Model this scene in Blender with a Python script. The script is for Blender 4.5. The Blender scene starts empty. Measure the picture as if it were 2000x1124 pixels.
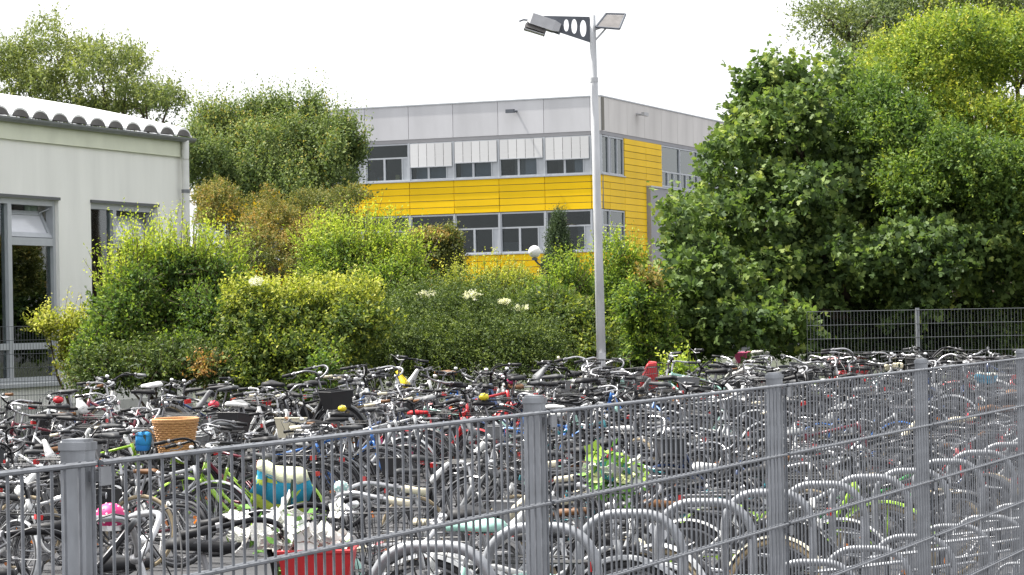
import bpy, math, random
import numpy as np
from mathutils import Matrix, Vector

# ------------------------------------------------------------------ camera
sc = bpy.context.scene
COL = sc.collection
FPX = 6700.0                      # focal length in pixels of the 2000 px wide photograph
CAMZ = 1.84
PITCH = math.atan(60 / FPX)
ROLL = -0.018
cam_d = bpy.data.cameras.new('camera'); cam = bpy.data.objects.new('camera', cam_d); COL.objects.link(cam)
cam_d.sensor_width = 36.0; cam_d.lens = 36.0 * FPX / 2000.0
cam_d.clip_start = 0.1; cam_d.clip_end = 5000.0
CM = Matrix.Translation((0, 0, CAMZ)) @ Matrix.Rotation(math.pi / 2 + PITCH, 4, 'X') @ Matrix.Rotation(ROLL, 4, 'Z')
cam.matrix_world = CM
sc.camera = cam

# ------------------------------------------------------------------ sky, sun, exposure
SUN_EL = math.radians(60); SUN_AZ = math.atan2(-0.75, 0.30)     # azimuth measured from +Y towards +X
world = bpy.data.worlds.new('World'); sc.world = world; world.use_nodes = True
nt = world.node_tree; nt.nodes.clear()
wo = nt.nodes.new('ShaderNodeOutputWorld')
sky = nt.nodes.new('ShaderNodeTexSky'); sky.sky_type = 'NISHITA'; sky.sun_disc = False
sky.sun_elevation = SUN_EL; sky.sun_rotation = SUN_AZ
sky.air_density = 1.0; sky.dust_density = 4.0; sky.ozone_density = 1.0
hs = nt.nodes.new('ShaderNodeHueSaturation'); hs.inputs['Saturation'].default_value = 0.35
b1 = nt.nodes.new('ShaderNodeBackground'); b1.inputs['Strength'].default_value = 0.05
b2 = nt.nodes.new('ShaderNodeBackground'); b2.inputs['Color'].default_value = (0.965, 0.975, 1.0, 1); b2.inputs['Strength'].default_value = 0.51
add = nt.nodes.new('ShaderNodeAddShader')
nt.links.new(sky.outputs['Color'], hs.inputs['Color']); nt.links.new(hs.outputs['Color'], b1.inputs['Color'])
nt.links.new(b1.outputs[0], add.inputs[0]); nt.links.new(b2.outputs[0], add.inputs[1]); nt.links.new(add.outputs[0], wo.inputs['Surface'])
sd = bpy.data.lights.new('sun', 'SUN'); sd.energy = 5.0; sd.angle = math.radians(0.8); sd.color = (1.0, 0.965, 0.90)
sun = bpy.data.objects.new('sun', sd); COL.objects.link(sun)
to_sun = Vector((math.sin(SUN_AZ) * math.cos(SUN_EL), math.cos(SUN_AZ) * math.cos(SUN_EL), math.sin(SUN_EL)))
sun.rotation_euler = to_sun.to_track_quat('Z', 'Y').to_euler(); sun.location = (0, -20, 60)
vs = sc.view_settings
vs.view_transform = 'Standard'; vs.look = 'None'; vs.exposure = 1.05; vs.gamma = 1.0; vs.use_curve_mapping = False
sc.cycles.max_bounces = 8; sc.cycles.transparent_max_bounces = 16

rng = np.random.default_rng(7)
random.seed(11)

# ------------------------------------------------------------------ helpers
def at(px, py, d):
    """world point at depth y = d that the photograph shows at (px, py)"""
    v = CM.to_3x3() @ Vector(((px - 1000) / FPX, -(py - 562) / FPX, -1))
    k = d / v.y
    return Vector((v.x * k, d, CAMZ + v.z * k))
CMI = CM.inverted()
def proj(p):
    q = CMI @ Vector(p)
    return 1000 + FPX * q.x / -q.z, 562 - FPX * q.y / -q.z
def ground(y):
    # level by the near fence, a shallow dip through the yard, then up to the planting strip
    G = ((-100, 0.0), (14, 0.0), (24, -0.22), (30, -0.22), (40, 0.20), (52, 0.266), (9000, 0.266))
    for (a, za), (b, zb) in zip(G, G[1:]):
        if y <= b: return za + (zb - za) * (y - a) / (b - a)
    return 0.266
U = Vector((0.287, 0.958, 0)).normalized()     # direction of the fence and the rows of racks
N = Vector((-U.y, U.x, 0))                     # away from the fence, to the left
FO = Vector((0.045, 7.57, 0))                  # foot of a post of the near fence
def sw(s, w, z=0.0):
    p = FO + U * s + N * w
    p.z = z + ground(p.y)
    return p
ANG_U = math.atan2(U.y, U.x)

def put(o, label=None, cat=None, group=None, kind=None):
    if label: o['label'] = label
    if cat: o['category'] = cat
    if group: o['group'] = group
    if kind: o['kind'] = kind
    return o
def empty(name, loc=(0, 0, 0), rz=0.0):
    o = bpy.data.objects.new(name, None); COL.objects.link(o)
    o.location = loc; o.rotation_euler = (0, 0, rz); o.empty_display_size = 0.2
    return o
def link(name, me, parent=None, m4=None, color=None):
    o = bpy.data.objects.new(name, me); COL.objects.link(o)
    if parent: o.parent = parent
    if m4 is not None: o.matrix_local = m4
    if color: o.color = (*color, 1)
    return o

class MB:
    def __init__(s): s.v = []; s.f = []
    def add(s, vs, fs):
        n = len(s.v); s.v += [tuple(p) for p in vs]; s.f += [tuple(i + n for i in f) for f in fs]; return s
    def box(s, c, size, rot=None):
        hx, hy, hz = (k / 2 for k in size)
        vs = [Vector((x * hx, y * hy, z * hz)) for x in (-1, 1) for y in (-1, 1) for z in (-1, 1)]
        if rot is not None: vs = [rot @ p for p in vs]
        c = Vector(c)
        return s.add([p + c for p in vs], [(0, 1, 3, 2), (4, 6, 7, 5), (0, 4, 5, 1), (2, 3, 7, 6), (0, 2, 6, 4), (1, 5, 7, 3)])
    def bx(s, x0, x1, y0, y1, z0, z1):
        return s.box(((x0 + x1) / 2, (y0 + y1) / 2, (z0 + z1) / 2), (x1 - x0, y1 - y0, z1 - z0))
    def tube(s, pts, r, seg=6, closed=False, caps=True):
        pts = [Vector(p) for p in pts]; n = len(pts)
        rs = r if isinstance(r, (list, tuple)) else [r] * n
        vs, fs = [], []; up = None
        for i in range(n):
            if closed: t = pts[(i + 1) % n] - pts[i - 1]
            else: t = pts[min(i + 1, n - 1)] - pts[max(i - 1, 0)]
            if t.length < 1e-9: t = Vector((0, 0, 1))
            t.normalize()
            if up is None:
                a = Vector((0, 0, 1)) if abs(t.z) < 0.9 else Vector((1, 0, 0))
                up = (a - t * a.dot(t)).normalized()
            else:
                up = up - t * up.dot(t)
                if up.length < 1e-6: up = t.orthogonal()
                up.normalize()
            b = t.cross(up)
            for k in range(seg):
                q = 2 * math.pi * k / seg
                vs.append(pts[i] + (up * math.cos(q) + b * math.sin(q)) * rs[i])
        m = n if closed else n - 1
        for i in range(m):
            for k in range(seg):
                a, b2 = i * seg + k, i * seg + (k + 1) % seg
                c, d = ((i + 1) % n) * seg + (k + 1) % seg, ((i + 1) % n) * seg + k
                fs.append((a, b2, c, d))
        if caps and not closed:
            fs.append(tuple(range(seg))[::-1]); fs.append(tuple((n - 1) * seg + k for k in range(seg)))
        return s.add(vs, fs)
    def prism(s, poly, y0, y1):
        """polygon in xz extruded along y"""
        n = len(poly)
        vs = [(x, y0, z) for x, z in poly] + [(x, y1, z) for x, z in poly]
        fs = [tuple(range(n)), tuple(range(2 * n - 1, n - 1, -1))] + [(i, i + n, (i + 1) % n + n, (i + 1) % n) for i in range(n)]
        return s.add(vs, fs)
    def loft(s, rings, cap=True):
        n = len(rings[0]); vs = [p for r in rings for p in r]; fs = []
        for i in range(len(rings) - 1):
            for k in range(n):
                fs.append((i * n + k, i * n + (k + 1) % n, (i + 1) * n + (k + 1) % n, (i + 1) * n + k))
        if cap:
            fs.append(tuple(range(n))[::-1]); fs.append(tuple((len(rings) - 1) * n + k for k in range(n)))
        return s.add(vs, fs)
    def sphere(s, c, r, seg=12, ring=8):
        c = Vector(c); r = Vector(r) if hasattr(r, '__len__') else Vector((r, r, r))
        rings = []
        for i in range(ring + 1):
            a = math.pi * (i / ring) * 0.998 + 0.003
            rings.append([c + Vector((r.x * math.sin(a) * math.cos(2 * math.pi * k / seg), r.y * math.sin(a) * math.sin(2 * math.pi * k / seg), -r.z * math.cos(a))) for k in range(seg)])
        return s.loft(rings)
    def mesh(s, name, mat, smooth=False):
        me = bpy.data.meshes.new(name); me.from_pydata(s.v, [], s.f)
        if mat: me.materials.append(mat)
        if smooth: me.polygons.foreach_set('use_smooth', [True] * len(me.polygons))
        me.update(); return me
    def build(s, name, mat, parent=None, m4=None, smooth=False, color=None):
        return link(name, s.mesh(name, mat, smooth), parent, m4, color)
def arc(c, r, a0, a1, n, y=0.0):
    return [(c[0] + r * math.cos(a0 + (a1 - a0) * i / n), y, c[1] + r * math.sin(a0 + (a1 - a0) * i / n)) for i in range(n + 1)]
def spline(P, n=6):
    P = [Vector(p) for p in P]; out = []
    for i in range(len(P) - 1):
        p0, p1, p2, p3 = P[max(i - 1, 0)], P[i], P[i + 1], P[min(i + 2, len(P) - 1)]
        for k in range(n):
            t = k / n
            out.append(0.5 * ((2 * p1) + (p2 - p0) * t + (2 * p0 - 5 * p1 + 4 * p2 - p3) * t * t + (3 * p1 - p0 - 3 * p2 + p3) * t ** 3))
    return out + [P[-1]]

# ------------------------------------------------------------------ materials
def mat(name, col, rough=0.6, metal=0.0, var=0.0, vscale=8.0, bump=0.0, bscale=40.0, coat=0.0, tint=False, col2=None, detail=4.0, spec=None, streak=None):
    m = bpy.data.materials.new(name); m.use_nodes = True
    t = m.node_tree; p = t.nodes['Principled BSDF']
    p.inputs['Roughness'].default_value = rough; p.inputs['Metallic'].default_value = metal
    p.inputs['Coat Weight'].default_value = coat
    if spec is not None: p.inputs['Specular IOR Level'].default_value = spec
    p.inputs['Base Color'].default_value = (*col, 1)
    src = None
    if tint:
        oi = t.nodes.new('ShaderNodeObjectInfo'); src = oi.outputs['Color']
        t.links.new(src, p.inputs['Base Color'])
    if var > 0 or col2:
        tc = t.nodes.new('ShaderNodeTexCoord'); nz = t.nodes.new('ShaderNodeTexNoise')
        nz.inputs['Scale'].default_value = vscale; nz.inputs['Detail'].default_value = detail
        vec = tc.outputs['Object']
        if streak:
            mp = t.nodes.new('ShaderNodeMapping'); mp.inputs['Scale'].default_value = streak
            t.links.new(vec, mp.inputs['Vector']); vec = mp.outputs['Vector']
        t.links.new(vec, nz.inputs['Vector'])
        mx = t.nodes.new('ShaderNodeMix'); mx.data_type = 'RGBA'
        rp = t.nodes.new('ShaderNodeValToRGB'); rp.color_ramp.elements[0].position = 0.35; rp.color_ramp.elements[1].position = 0.68
        t.links.new(nz.outputs['Fac'], rp.inputs['Fac']); t.links.new(rp.outputs['Color'], mx.inputs['Factor'])
        if src is not None:
            dk = t.nodes.new('ShaderNodeMix'); dk.data_type = 'RGBA'; dk.blend_type = 'MULTIPLY'; dk.inputs['Factor'].default_value = 1
            t.links.new(src, dk.inputs['A']); dk.inputs['B'].default_value = (1 - var, 1 - var, 1 - var, 1)
            t.links.new(src, mx.inputs['A']); t.links.new(dk.outputs['Result'], mx.inputs['B'])
        else:
            c2 = col2 or tuple(c * (1 - var) for c in col)
            mx.inputs['A'].default_value = (*col, 1); mx.inputs['B'].default_value = (*c2, 1)
        t.links.new(mx.outputs['Result'], p.inputs['Base Color'])
    if bump > 0:
        tc = t.nodes.new('ShaderNodeTexCoord'); nz = t.nodes.new('ShaderNodeTexNoise')
        nz.inputs['Scale'].default_value = bscale; nz.inputs['Detail'].default_value = 6
        bp = t.nodes.new('ShaderNodeBump'); bp.inputs['Strength'].default_value = bump; bp.inputs['Distance'].default_value = 0.02
        t.links.new(tc.outputs['Object'], nz.inputs['Vector']); t.links.new(nz.outputs['Fac'], bp.inputs['Height'])
        t.links.new(bp.outputs['Normal'], p.inputs['Normal'])
    return m
def glass_mat(name, tintc, refl):
    m = bpy.data.materials.new(name); m.use_nodes = True
    t = m.node_tree; t.nodes.clear()
    o = t.nodes.new('ShaderNodeOutputMaterial'); mx = t.nodes.new('ShaderNodeMixShader')
    tr = t.nodes.new('ShaderNodeBsdfTransparent'); tr.inputs['Color'].default_value = (*tintc, 1)
    gl = t.nodes.new('ShaderNodeBsdfGlossy'); gl.inputs['Roughness'].default_value = 0.02; gl.inputs['Color'].default_value = (0.9, 0.95, 0.95, 1)
    fr = t.nodes.new('ShaderNodeFresnel'); fr.inputs['IOR'].default_value = refl
    t.links.new(fr.outputs[0], mx.inputs['Fac']); t.links.new(tr.outputs[0], mx.inputs[1]); t.links.new(gl.outputs[0], mx.inputs[2])
    t.links.new(mx.outputs[0], o.inputs['Surface'])
    return m
def leaf_mat(name, stops, trans=0.35, rough=0.6):
    m = bpy.data.materials.new(name); m.use_nodes = True
    t = m.node_tree; t.nodes.clear()
    o = t.nodes.new('ShaderNodeOutputMaterial'); mx = t.nodes.new('ShaderNodeMixShader'); mx.inputs['Fac'].default_value = trans
    a = t.nodes.new('ShaderNodeAttribute'); a.attribute_name = 'tone'
    rp = t.nodes.new('ShaderNodeValToRGB'); el = rp.color_ramp.elements
    for i, (pos, c) in enumerate(stops):
        e = el[i] if i < 2 else el.new(pos)
        e.position = pos; e.color = (*c, 1)
    p = t.nodes.new('ShaderNodeBsdfPrincipled'); p.inputs['Roughness'].default_value = rough; p.inputs['Specular IOR Level'].default_value = 0.16
    tl = t.nodes.new('ShaderNodeBsdfTranslucent')
    g = t.nodes.new('ShaderNodeMix'); g.data_type = 'RGBA'; g.blend_type = 'MULTIPLY'; g.inputs['Factor'].default_value = 1; g.inputs['B'].default_value = (1.12, 1.2, 0.6, 1)
    t.links.new(a.outputs['Fac'], rp.inputs['Fac']); t.links.new(rp.outputs['Color'], p.inputs['Base Color'])
    t.links.new(rp.outputs['Color'], g.inputs['A']); t.links.new(g.outputs['Result'], tl.inputs['Color'])
    t.links.new(p.outputs[0], mx.inputs[1]); t.links.new(tl.outputs[0], mx.inputs[2]); t.links.new(mx.outputs[0], o.inputs['Surface'])
    return m

M = {}
M['asphalt'] = mat('asphalt', (0.06, 0.06, 0.064), 0.9, var=0.35, vscale=1.3, bump=0.5, bscale=60, detail=10)
M['lawn'] = mat('earth', (0.05, 0.06, 0.03), 0.95, var=0.5, vscale=0.6, detail=10)
M['galv'] = mat('galvanised_steel', (0.36, 0.37, 0.39), 0.5, 0.5, var=0.3, vscale=14, detail=6)
M['galv_post'] = mat('galvanised_post', (0.36, 0.375, 0.40), 0.55, 0.35, var=0.5, vscale=22, detail=10, streak=(1, 1, 0.3))
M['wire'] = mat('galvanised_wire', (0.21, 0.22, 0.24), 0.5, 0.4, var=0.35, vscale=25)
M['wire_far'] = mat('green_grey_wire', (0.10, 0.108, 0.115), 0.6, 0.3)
M['plaster'] = mat('cream_plaster', (0.87, 0.865, 0.825), 0.9, var=0.09, vscale=2.2, bump=0.4, bscale=90, detail=10, streak=(1, 1, 0.22))
M['plaster_base'] = mat('plinth_grey', (0.55, 0.55, 0.52), 0.9, var=0.2, vscale=3)
M['soffit'] = mat('fascia_board', (0.70, 0.72, 0.58), 0.7, var=0.12, vscale=2)
M['roof_sheet'] = mat('fibre_cement_roof', (0.86, 0.86, 0.85), 0.7, var=0.1, vscale=3, bump=0.1)
M['crest_shade'] = mat('painted_crest_shade', (0.16, 0.15, 0.145), 0.9, var=0.3, vscale=5)  # shade of the openings below the roof crests, as a dark colour
M['gutter'] = mat('zinc_gutter', (0.25, 0.26, 0.28), 0.5, 0.5, var=0.2)
M['pipe'] = mat('white_downpipe', (0.74, 0.74, 0.72), 0.5, var=0.1)
M['frame_grey'] = mat('grey_window_frame', (0.42, 0.44, 0.47), 0.45, 0.1, var=0.08)
M['frame_dark'] = mat('dark_gasket', (0.08, 0.085, 0.09), 0.6)
M['pane'] = glass_mat('window_pane', (0.72, 0.78, 0.77), 1.75)
M['pane_b'] = glass_mat('window_pane_far', (0.62, 0.66, 0.68), 1.45)
M['pane_reflection'] = mat('painted_pane_reflection', (0.62, 0.63, 0.68), 0.15, 0.0, var=0.08, vscale=2)  # opaque pane; the pale reflection is put into its colour
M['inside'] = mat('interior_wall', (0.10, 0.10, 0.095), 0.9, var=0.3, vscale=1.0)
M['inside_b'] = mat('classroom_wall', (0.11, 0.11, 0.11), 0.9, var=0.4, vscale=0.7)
M['curtain'] = mat('pale_green_curtain', (0.32, 0.40, 0.36), 0.9, var=0.15, vscale=6, streak=(6, 6, 0.2))
M['bike_reflection'] = mat('painted_bike_reflection', (0.34, 0.19, 0.14), 0.85, var=0.4, vscale=9, detail=8)  # red-brown reflection of the bicycles, put into the colour
M['yellow'] = mat('yellow_cladding', (0.90, 0.575, 0.005), 0.6, var=0.10, vscale=0.8, spec=0.2)
M['concrete'] = mat('grey_parapet_panel', (0.60, 0.595, 0.62), 0.85, var=0.13, vscale=0.9, detail=8, streak=(1, 1, 0.3))  # left-face copy; bluish sky shade is put into this grey
M['concrete_sun_tint'] = mat('sun_tinted_parapet_panel', (0.68, 0.65, 0.625), 0.85, var=0.15, vscale=0.9, detail=8, streak=(1, 1, 0.3))  # same panels; the right face's warm sunlight is put into this colour
M['joint'] = mat('dark_joint', (0.20, 0.19, 0.17), 0.9)
M['wing'] = mat('grey_wing_wall', (0.33, 0.325, 0.34), 0.85, var=0.1, vscale=1)
M['blind'] = mat('white_blind', (0.70, 0.695, 0.70), 0.8, var=0.06, vscale=6, streak=(0.3, 0.3, 9))
M['lamp_metal'] = mat('painted_lamp_post', (0.58, 0.59, 0.60), 0.55, 0.15, var=0.25, vscale=7, streak=(1, 1, 0.25))
M['lamp_dark'] = mat('dark_bracket', (0.11, 0.12, 0.14), 0.55, 0.2, var=0.2)
M['lamp_head'] = mat('lamp_housing', (0.42, 0.42, 0.43), 0.5, 0.2, var=0.15)
M['lamp_glass'] = mat('lamp_glass', (0.16, 0.15, 0.145), 0.5, 0.0, var=0.3, vscale=12)
M['globe'] = mat('opal_globe', (0.82, 0.81, 0.77), 0.25, var=0.08, vscale=6)
M['bark'] = mat('bark', (0.10, 0.075, 0.055), 0.95, var=0.45, vscale=12, bump=0.6, bscale=30, streak=(1, 1, 0.3))
M['twig'] = mat('twig', (0.16, 0.12, 0.08), 0.9, var=0.3)
M['paint'] = mat('bike_paint', (0.5, 0.5, 0.5), 0.32, 0.0, coat=0.35, tint=True, var=0.18, vscale=14)
M['chrome'] = mat('bike_metal', (0.68, 0.68, 0.69), 0.3, 0.75, var=0.25, vscale=30, tint=True)
M['alu'] = mat('dull_aluminium', (0.28, 0.28, 0.29), 0.45, 0.7, var=0.25, vscale=20)
M['rubber'] = mat('tyre_rubber', (0.032, 0.032, 0.034), 0.75, tint=True, var=0.3, vscale=25)
M['plastic'] = mat('tinted_plastic', (0.05, 0.05, 0.05), 0.5, tint=True, var=0.15, vscale=18)
M['leather'] = mat('saddle_cover', (0.05, 0.05, 0.05), 0.55, spec=0.25, tint=True, var=0.2, vscale=20)
M['black'] = mat('black_plastic', (0.025, 0.025, 0.027), 0.45)
M['redlens'] = mat('red_lens', (0.55, 0.02, 0.02), 0.2, coat=0.5)
M['orange'] = mat('orange_reflector', (0.85, 0.24, 0.02), 0.25, coat=0.5)
M['lens'] = mat('clear_lens', (0.75, 0.76, 0.78), 0.12, 0.3)
M['cloth'] = mat('bag_cloth', (0.5, 0.5, 0.5), 0.8, tint=True, var=0.15, vscale=20, bump=0.2)
M['petal'] = mat('white_petal', (0.84, 0.83, 0.80), 0.7, var=0.06, vscale=30)
def per_piece(m, lo, hi):
    # every panel keeps its own slightly different shade
    t = m.node_tree; p = t.nodes['Principled BSDF']; src = p.inputs['Base Color'].links[0].from_socket
    oi = t.nodes.new('ShaderNodeObjectInfo'); mr = t.nodes.new('ShaderNodeMapRange'); mr.inputs['To Min'].default_value = lo; mr.inputs['To Max'].default_value = hi
    hv = t.nodes.new('ShaderNodeHueSaturation')
    t.links.new(oi.outputs['Random'], mr.inputs['Value']); t.links.new(mr.outputs['Result'], hv.inputs['Value']); t.links.new(src, hv.inputs['Color']); t.links.new(hv.outputs['Color'], p.inputs['Base Color'])
per_piece(M['yellow'], .90, 1.03); per_piece(M['concrete'], .93, 1.03); per_piece(M['concrete_sun_tint'], .93, 1.03); per_piece(M['blind'], .86, 1.0)
# wicker
def wicker():
    m = mat('wicker', (0.55, 0.30, 0.12), 0.65)
    t = m.node_tree; p = t.nodes['Principled BSDF']
    tc = t.nodes.new('ShaderNodeTexCoord'); bk = t.nodes.new('ShaderNodeTexNoise'); bk.inputs['Scale'].default_value = 60
    mx = t.nodes.new('ShaderNodeMix'); mx.data_type = 'RGBA'; mx.inputs['A'].default_value = (0.60, 0.33, 0.13, 1); mx.inputs['B'].default_value = (0.36, 0.18, 0.07, 1)
    t.links.new(tc.outputs['Object'], bk.inputs['Vector']); t.links.new(bk.outputs['Fac'], mx.inputs['Factor']); t.links.new(mx.outputs['Result'], p.inputs['Base Color'])
    return m
M['wicker'] = wicker()

# ------------------------------------------------------------------ ground
def build_ground():
    ys = [-40, -10, 0, 6, 10, 14, 18, 24, 30, 35, 40, 46, 52, 60, 90, 150, 400, 3000]
    xs = [-3000, -300, -60, -20, -8, 0, 8, 20, 60, 300, 3000]
    v = [(x, y, ground(y)) for y in ys for x in xs]; n = len(xs)
    f = [(j * n + i, j * n + i + 1, (j + 1) * n + i + 1, (j + 1) * n + i) for j in range(len(ys) - 1) for i in range(n - 1)]
    b = MB(); b.add(v, f)
    put(b.build('ground', M['asphalt']), 'dark grey asphalt yard under the parked bicycles', kind='structure')
    # planted strip behind the bikes
    b = MB(); xs = [-60, -20, -7, -3, 0.5, 2.6, 8, 60]; fr = [46.6, 41, 40.5, 43, 45, 46.5, 48, 50]
    yy = [0, .25, .5, 1]
    v = []; n = len(xs)
    for j in range(5):
        for x, f0 in zip(xs, fr):
            y = (f0, f0 + (52 - f0) * .5, 52.0, 60, 140)[j]; v.append((x, y, ground(y) + 0.012))
    b.add(v, [(j * n + i, j * n + i + 1, (j + 1) * n + i + 1, (j + 1) * n + i) for j in range(4) for i in range(n - 1)])
    put(b.build('planting_bed', M['lawn']), 'bare dark soil of the planting strip under shrubs', kind='structure')
build_ground()

# ------------------------------------------------------------------ yellow building
def build_school():
    D0 = 150.0
    C0 = at(1180, 600, D0); C0.z = 0
    gz = ground(D0)
    root = empty('school_building', (C0.x, C0.y, gz))
    put(root, 'flat-roofed school block with yellow cladding bands and pale grey parapet', 'building')
    e1 = Vector((-0.873, 0.487, 0)).normalized(); n1 = Vector((e1.y, -e1.x, 0)) * 1.0      # left face, outward normal
    if n1.y > 0: n1 = -n1
    e2 = U.copy(); n2 = Vector((U.y, -U.x, 0))                                               # right face
    def frame(e, n):
        m = Matrix(((e.x, n.x, 0, 0), (e.y, n.y, 0, 0), (0, 0, 1, 0), (0, 0, 0, 1)))
        return m
    F1, F2 = frame(e1, n1), frame(e2, n2)        # local: x along face, y outwards, z up
    Z = dict(g0=0.0, g1=1.0, g2=2.95, a0=2.95, a1=4.42, b0=4.42, b1=6.30, c0=6.30, c1=7.80, d0=7.80, d1=9.72, p1=11.22)
    L1, L2 = 21.4, 26.0
    # structure: slabs, back walls, roof  (footprint polygon inset)
    def fp(inset):
        # corners in world-local coordinates (relative to root)
        a = Vector((0, 0, 0)) - n1 * inset - n2 * inset
        b = e1 * L1 - n1 * inset
        c = e1 * L1 + e2 * L2
        d = e2 * L2 - n2 * inset
        return [a, d, c, b]
    def slab(name, z0, z1, inset, m):
        P = fp(inset); b = MB(); n = 4
        b.add([(p.x, p.y, z0) for p in P] + [(p.x, p.y, z1) for p in P], [(3, 2, 1, 0), (4, 5, 6, 7)] + [(i, (i + 1) % 4, (i + 1) % 4 + 4, i + 4) for i in range(4)])
        b.build(name, m, root)
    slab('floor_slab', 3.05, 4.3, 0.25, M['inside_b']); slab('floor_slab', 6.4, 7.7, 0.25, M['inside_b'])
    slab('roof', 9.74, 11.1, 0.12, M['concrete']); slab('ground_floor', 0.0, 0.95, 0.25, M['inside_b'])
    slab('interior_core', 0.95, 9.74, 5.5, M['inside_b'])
    # parapet panels
    pm1 = MB().bx(0.012, 2.318 - 0.012, -0.12, 0.0, 0, 1.5).mesh('parapet_panel', M['concrete'])
    pm2 = MB().bx(0.012, 3.15 - 0.012, -0.12, 0.0, 0, 1.5).mesh('parapet_panel', M['concrete_sun_tint'])
    bk1 = MB().bx(-0.05, L1, -0.25, -0.06, Z['d1'] + 0.02, Z['p1'] - 0.03); bk1.build('panel_backing', M['joint'], root, F1)
    bk2 = MB().bx(0.15, L2, -0.25, -0.06, Z['d1'] + 0.02, Z['p1'] - 0.03); bk2.build('panel_backing', M['joint'], root, F2)
    MB().bx(0.0, 0.53, -0.12, 0.0, 0, 1.5).build('parapet_panel', M['concrete'], root, F1 @ Matrix.Translation((0, 0, Z['d1'])))
    for k in range(9): link('parapet_panel', pm1, root, F1 @ Matrix.Translation((0.53 + 2.318 * k, 0, Z['d1'])))
    MB().bx(0.0, 1.37, -0.12, 0.0, 0, 1.5).build('parapet_panel', M['concrete_sun_tint'], root, F2 @ Matrix.Translation((0, 0, Z['d1'])))
    for k in range(7): link('parapet_panel', pm2, root, F2 @ Matrix.Translation((1.38 + 3.15 * k, 0, Z['d1'])))
    MB().bx(-0.02, L1, -0.13, 0.035, Z['p1'], Z['p1'] + 0.05).build('coping', M['frame_grey'], root, F1)
    MB().bx(0.0, L2, -0.13, 0.035, Z['p1'], Z['p1'] + 0.05).build('coping', M['frame_grey'], root, F2)
    MB().bx(0.0, L1, -0.5, -0.02, Z['d1'] - 0.16, Z['d1'] - 0.005).build('eaves_channel', M['wing'], root, F1)
    MB().bx(0.0, L2, -0.5, -0.02, Z['d1'] - 0.16, Z['d1'] - 0.005).build('eaves_channel', M['wing'], root, F2)
    # overflow spouts / camera bracket
    for F, x in ((F1, 4.2), (F2, 6.2)):
        b = MB(); b.tube([(x, 0, 10.75), (x, 0.35, 10.72)], 0.05, 8); b.box((x + 0.12, 0.38, 10.74), (0.75 if F is F2 else 0.4, 0.14, 0.16))
        b.build('wall_floodlight', M['lamp_head'] if F is F2 else M['lamp_dark'], root, F)
    # yellow planks
    pk = {}
    def plank(F, x0, x1, z0, z1):
        key = (round(x1 - x0, 3), round(z1 - z0, 3))
        if key not in pk:
            w, h = key; g = 0.014
            b = MB()
            # sheet with a small returned lower lip
            b.prism([(g, 0.012), (w - g, 0.012), (w - g, h - 0.012), (g, h - 0.012)], -0.05, 0.0)
            pk[key] = b.mesh('cladding_plank', M['yellow'])
        link('cladding_plank', pk[key], root, F @ Matrix.Translation((x0, random.uniform(-0.006, 0.006), z0)))
    edges1 = [0.0, 0.53] + [0.53 + 2.318 * k for k in range(1, 10)]
    for (za, zb, nn) in ((Z['c0'], Z['c1'], 5), (Z['a0'], Z['a1'], 5)):
        h = (zb - za) / nn
        for i in range(len(edges1) - 1):
            for j in range(nn): plank(F1, edges1[i], edges1[i + 1], za + j * h, za + (j + 1) * h)
        MB().bx(0.02, L1, -0.2, -0.055, za, zb).build('cladding_backing', M['joint'], root, F1)
        for i, (xa, xb) in enumerate(((0.0, 1.38), (1.38, 3.95))):
            for j in range(nn): plank(F2, xa, xb, za + j * h, za + (j + 1) * h)
        MB().bx(0.2, 3.95, -0.2, -0.055, za, zb).build('cladding_backing', M['joint'], root, F2)
        MB().bx(-0.02, L1, -0.1, 0.06, zb - 0.005, zb + 0.05).build('sill', M['frame_grey'], root, F1)
        MB().bx(-0.02, 3.95, -0.1, 0.06, zb - 0.005, zb + 0.05).build('sill', M['frame_grey'], root, F2)
    # right-face yellow column
    h = 0.3
    z = 0.0
    while z < 9.5:
        z1 = min(z + h, 9.56)
        plank(F2, 3.96, 7.83, z, z1)
        if z >= 7.35: plank(F2, 7.84, 10.8, z, z1)
        z += h
    MB().bx(3.96, 7.83, -0.2, -0.055, 0, 9.56).build('cladding_backing', M['joint'], root, F2)
    MB().bx(7.83, 10.8, -0.2, -0.055, 7.5, 9.56).build('cladding_backing', M['joint'], root, F2)
    # low grey wing on the right face
    MB().bx(7.86, 26, -3.0, 0.18, 0.0, 7.48).build('low_wing', M['wing'], root, F2)
    MB().bx(7.84, 26, -3.0, 0.22, 7.48, 7.55).build('low_wing_coping', M['frame_grey'], root, F2)
    # windows
    fr_cache = {}
    def window(F, x0, x1, z0, z1, split=0.66, casements=2, blind=0.0, decor=None):
        w, h = x1 - x0, z1 - z0
        key = (round(w, 2), round(h, 2), split, casements)
        T = F @ Matrix.Translation((x0, 0, z0))
        if key not in fr_cache:
            b = MB(); t = 0.07
            b.bx(0, t, -0.14, -0.03, 0, h); b.bx(w - t, w, -0.14, -0.03, 0, h); b.bx(t, w - t, -0.14, -0.032, h - t, h); b.bx(t, w - t, -0.14, -0.032, 0, t)
            if split: b.bx(t, w - t, -0.14, -0.034, h * split, h * split + 0.07)
            top = h * split if split else h - t
            xs = []
            if casements:
                x_in = t + (0.32 if casements == 2 and w > 1.8 else 0.0)
                if x_in > t: b.bx(x_in - 0.05, x_in, -0.14, -0.034, t, top); b.bx(t, x_in - 0.05, -0.12, -0.06, t, top)
                for c in range(1, casements):
                    xx = x_in + (w - t - x_in) * c / casements
                    b.bx(xx - 0.05, xx + 0.05, -0.14, -0.03, t, top)
            fr_cache[key] = (b.mesh('window', M['frame_grey']), MB().bx(t, w - t, -0.095, -0.088, t, h - t).mesh('pane', M['pane_b']))
        me, pe = fr_cache[key]
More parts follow.
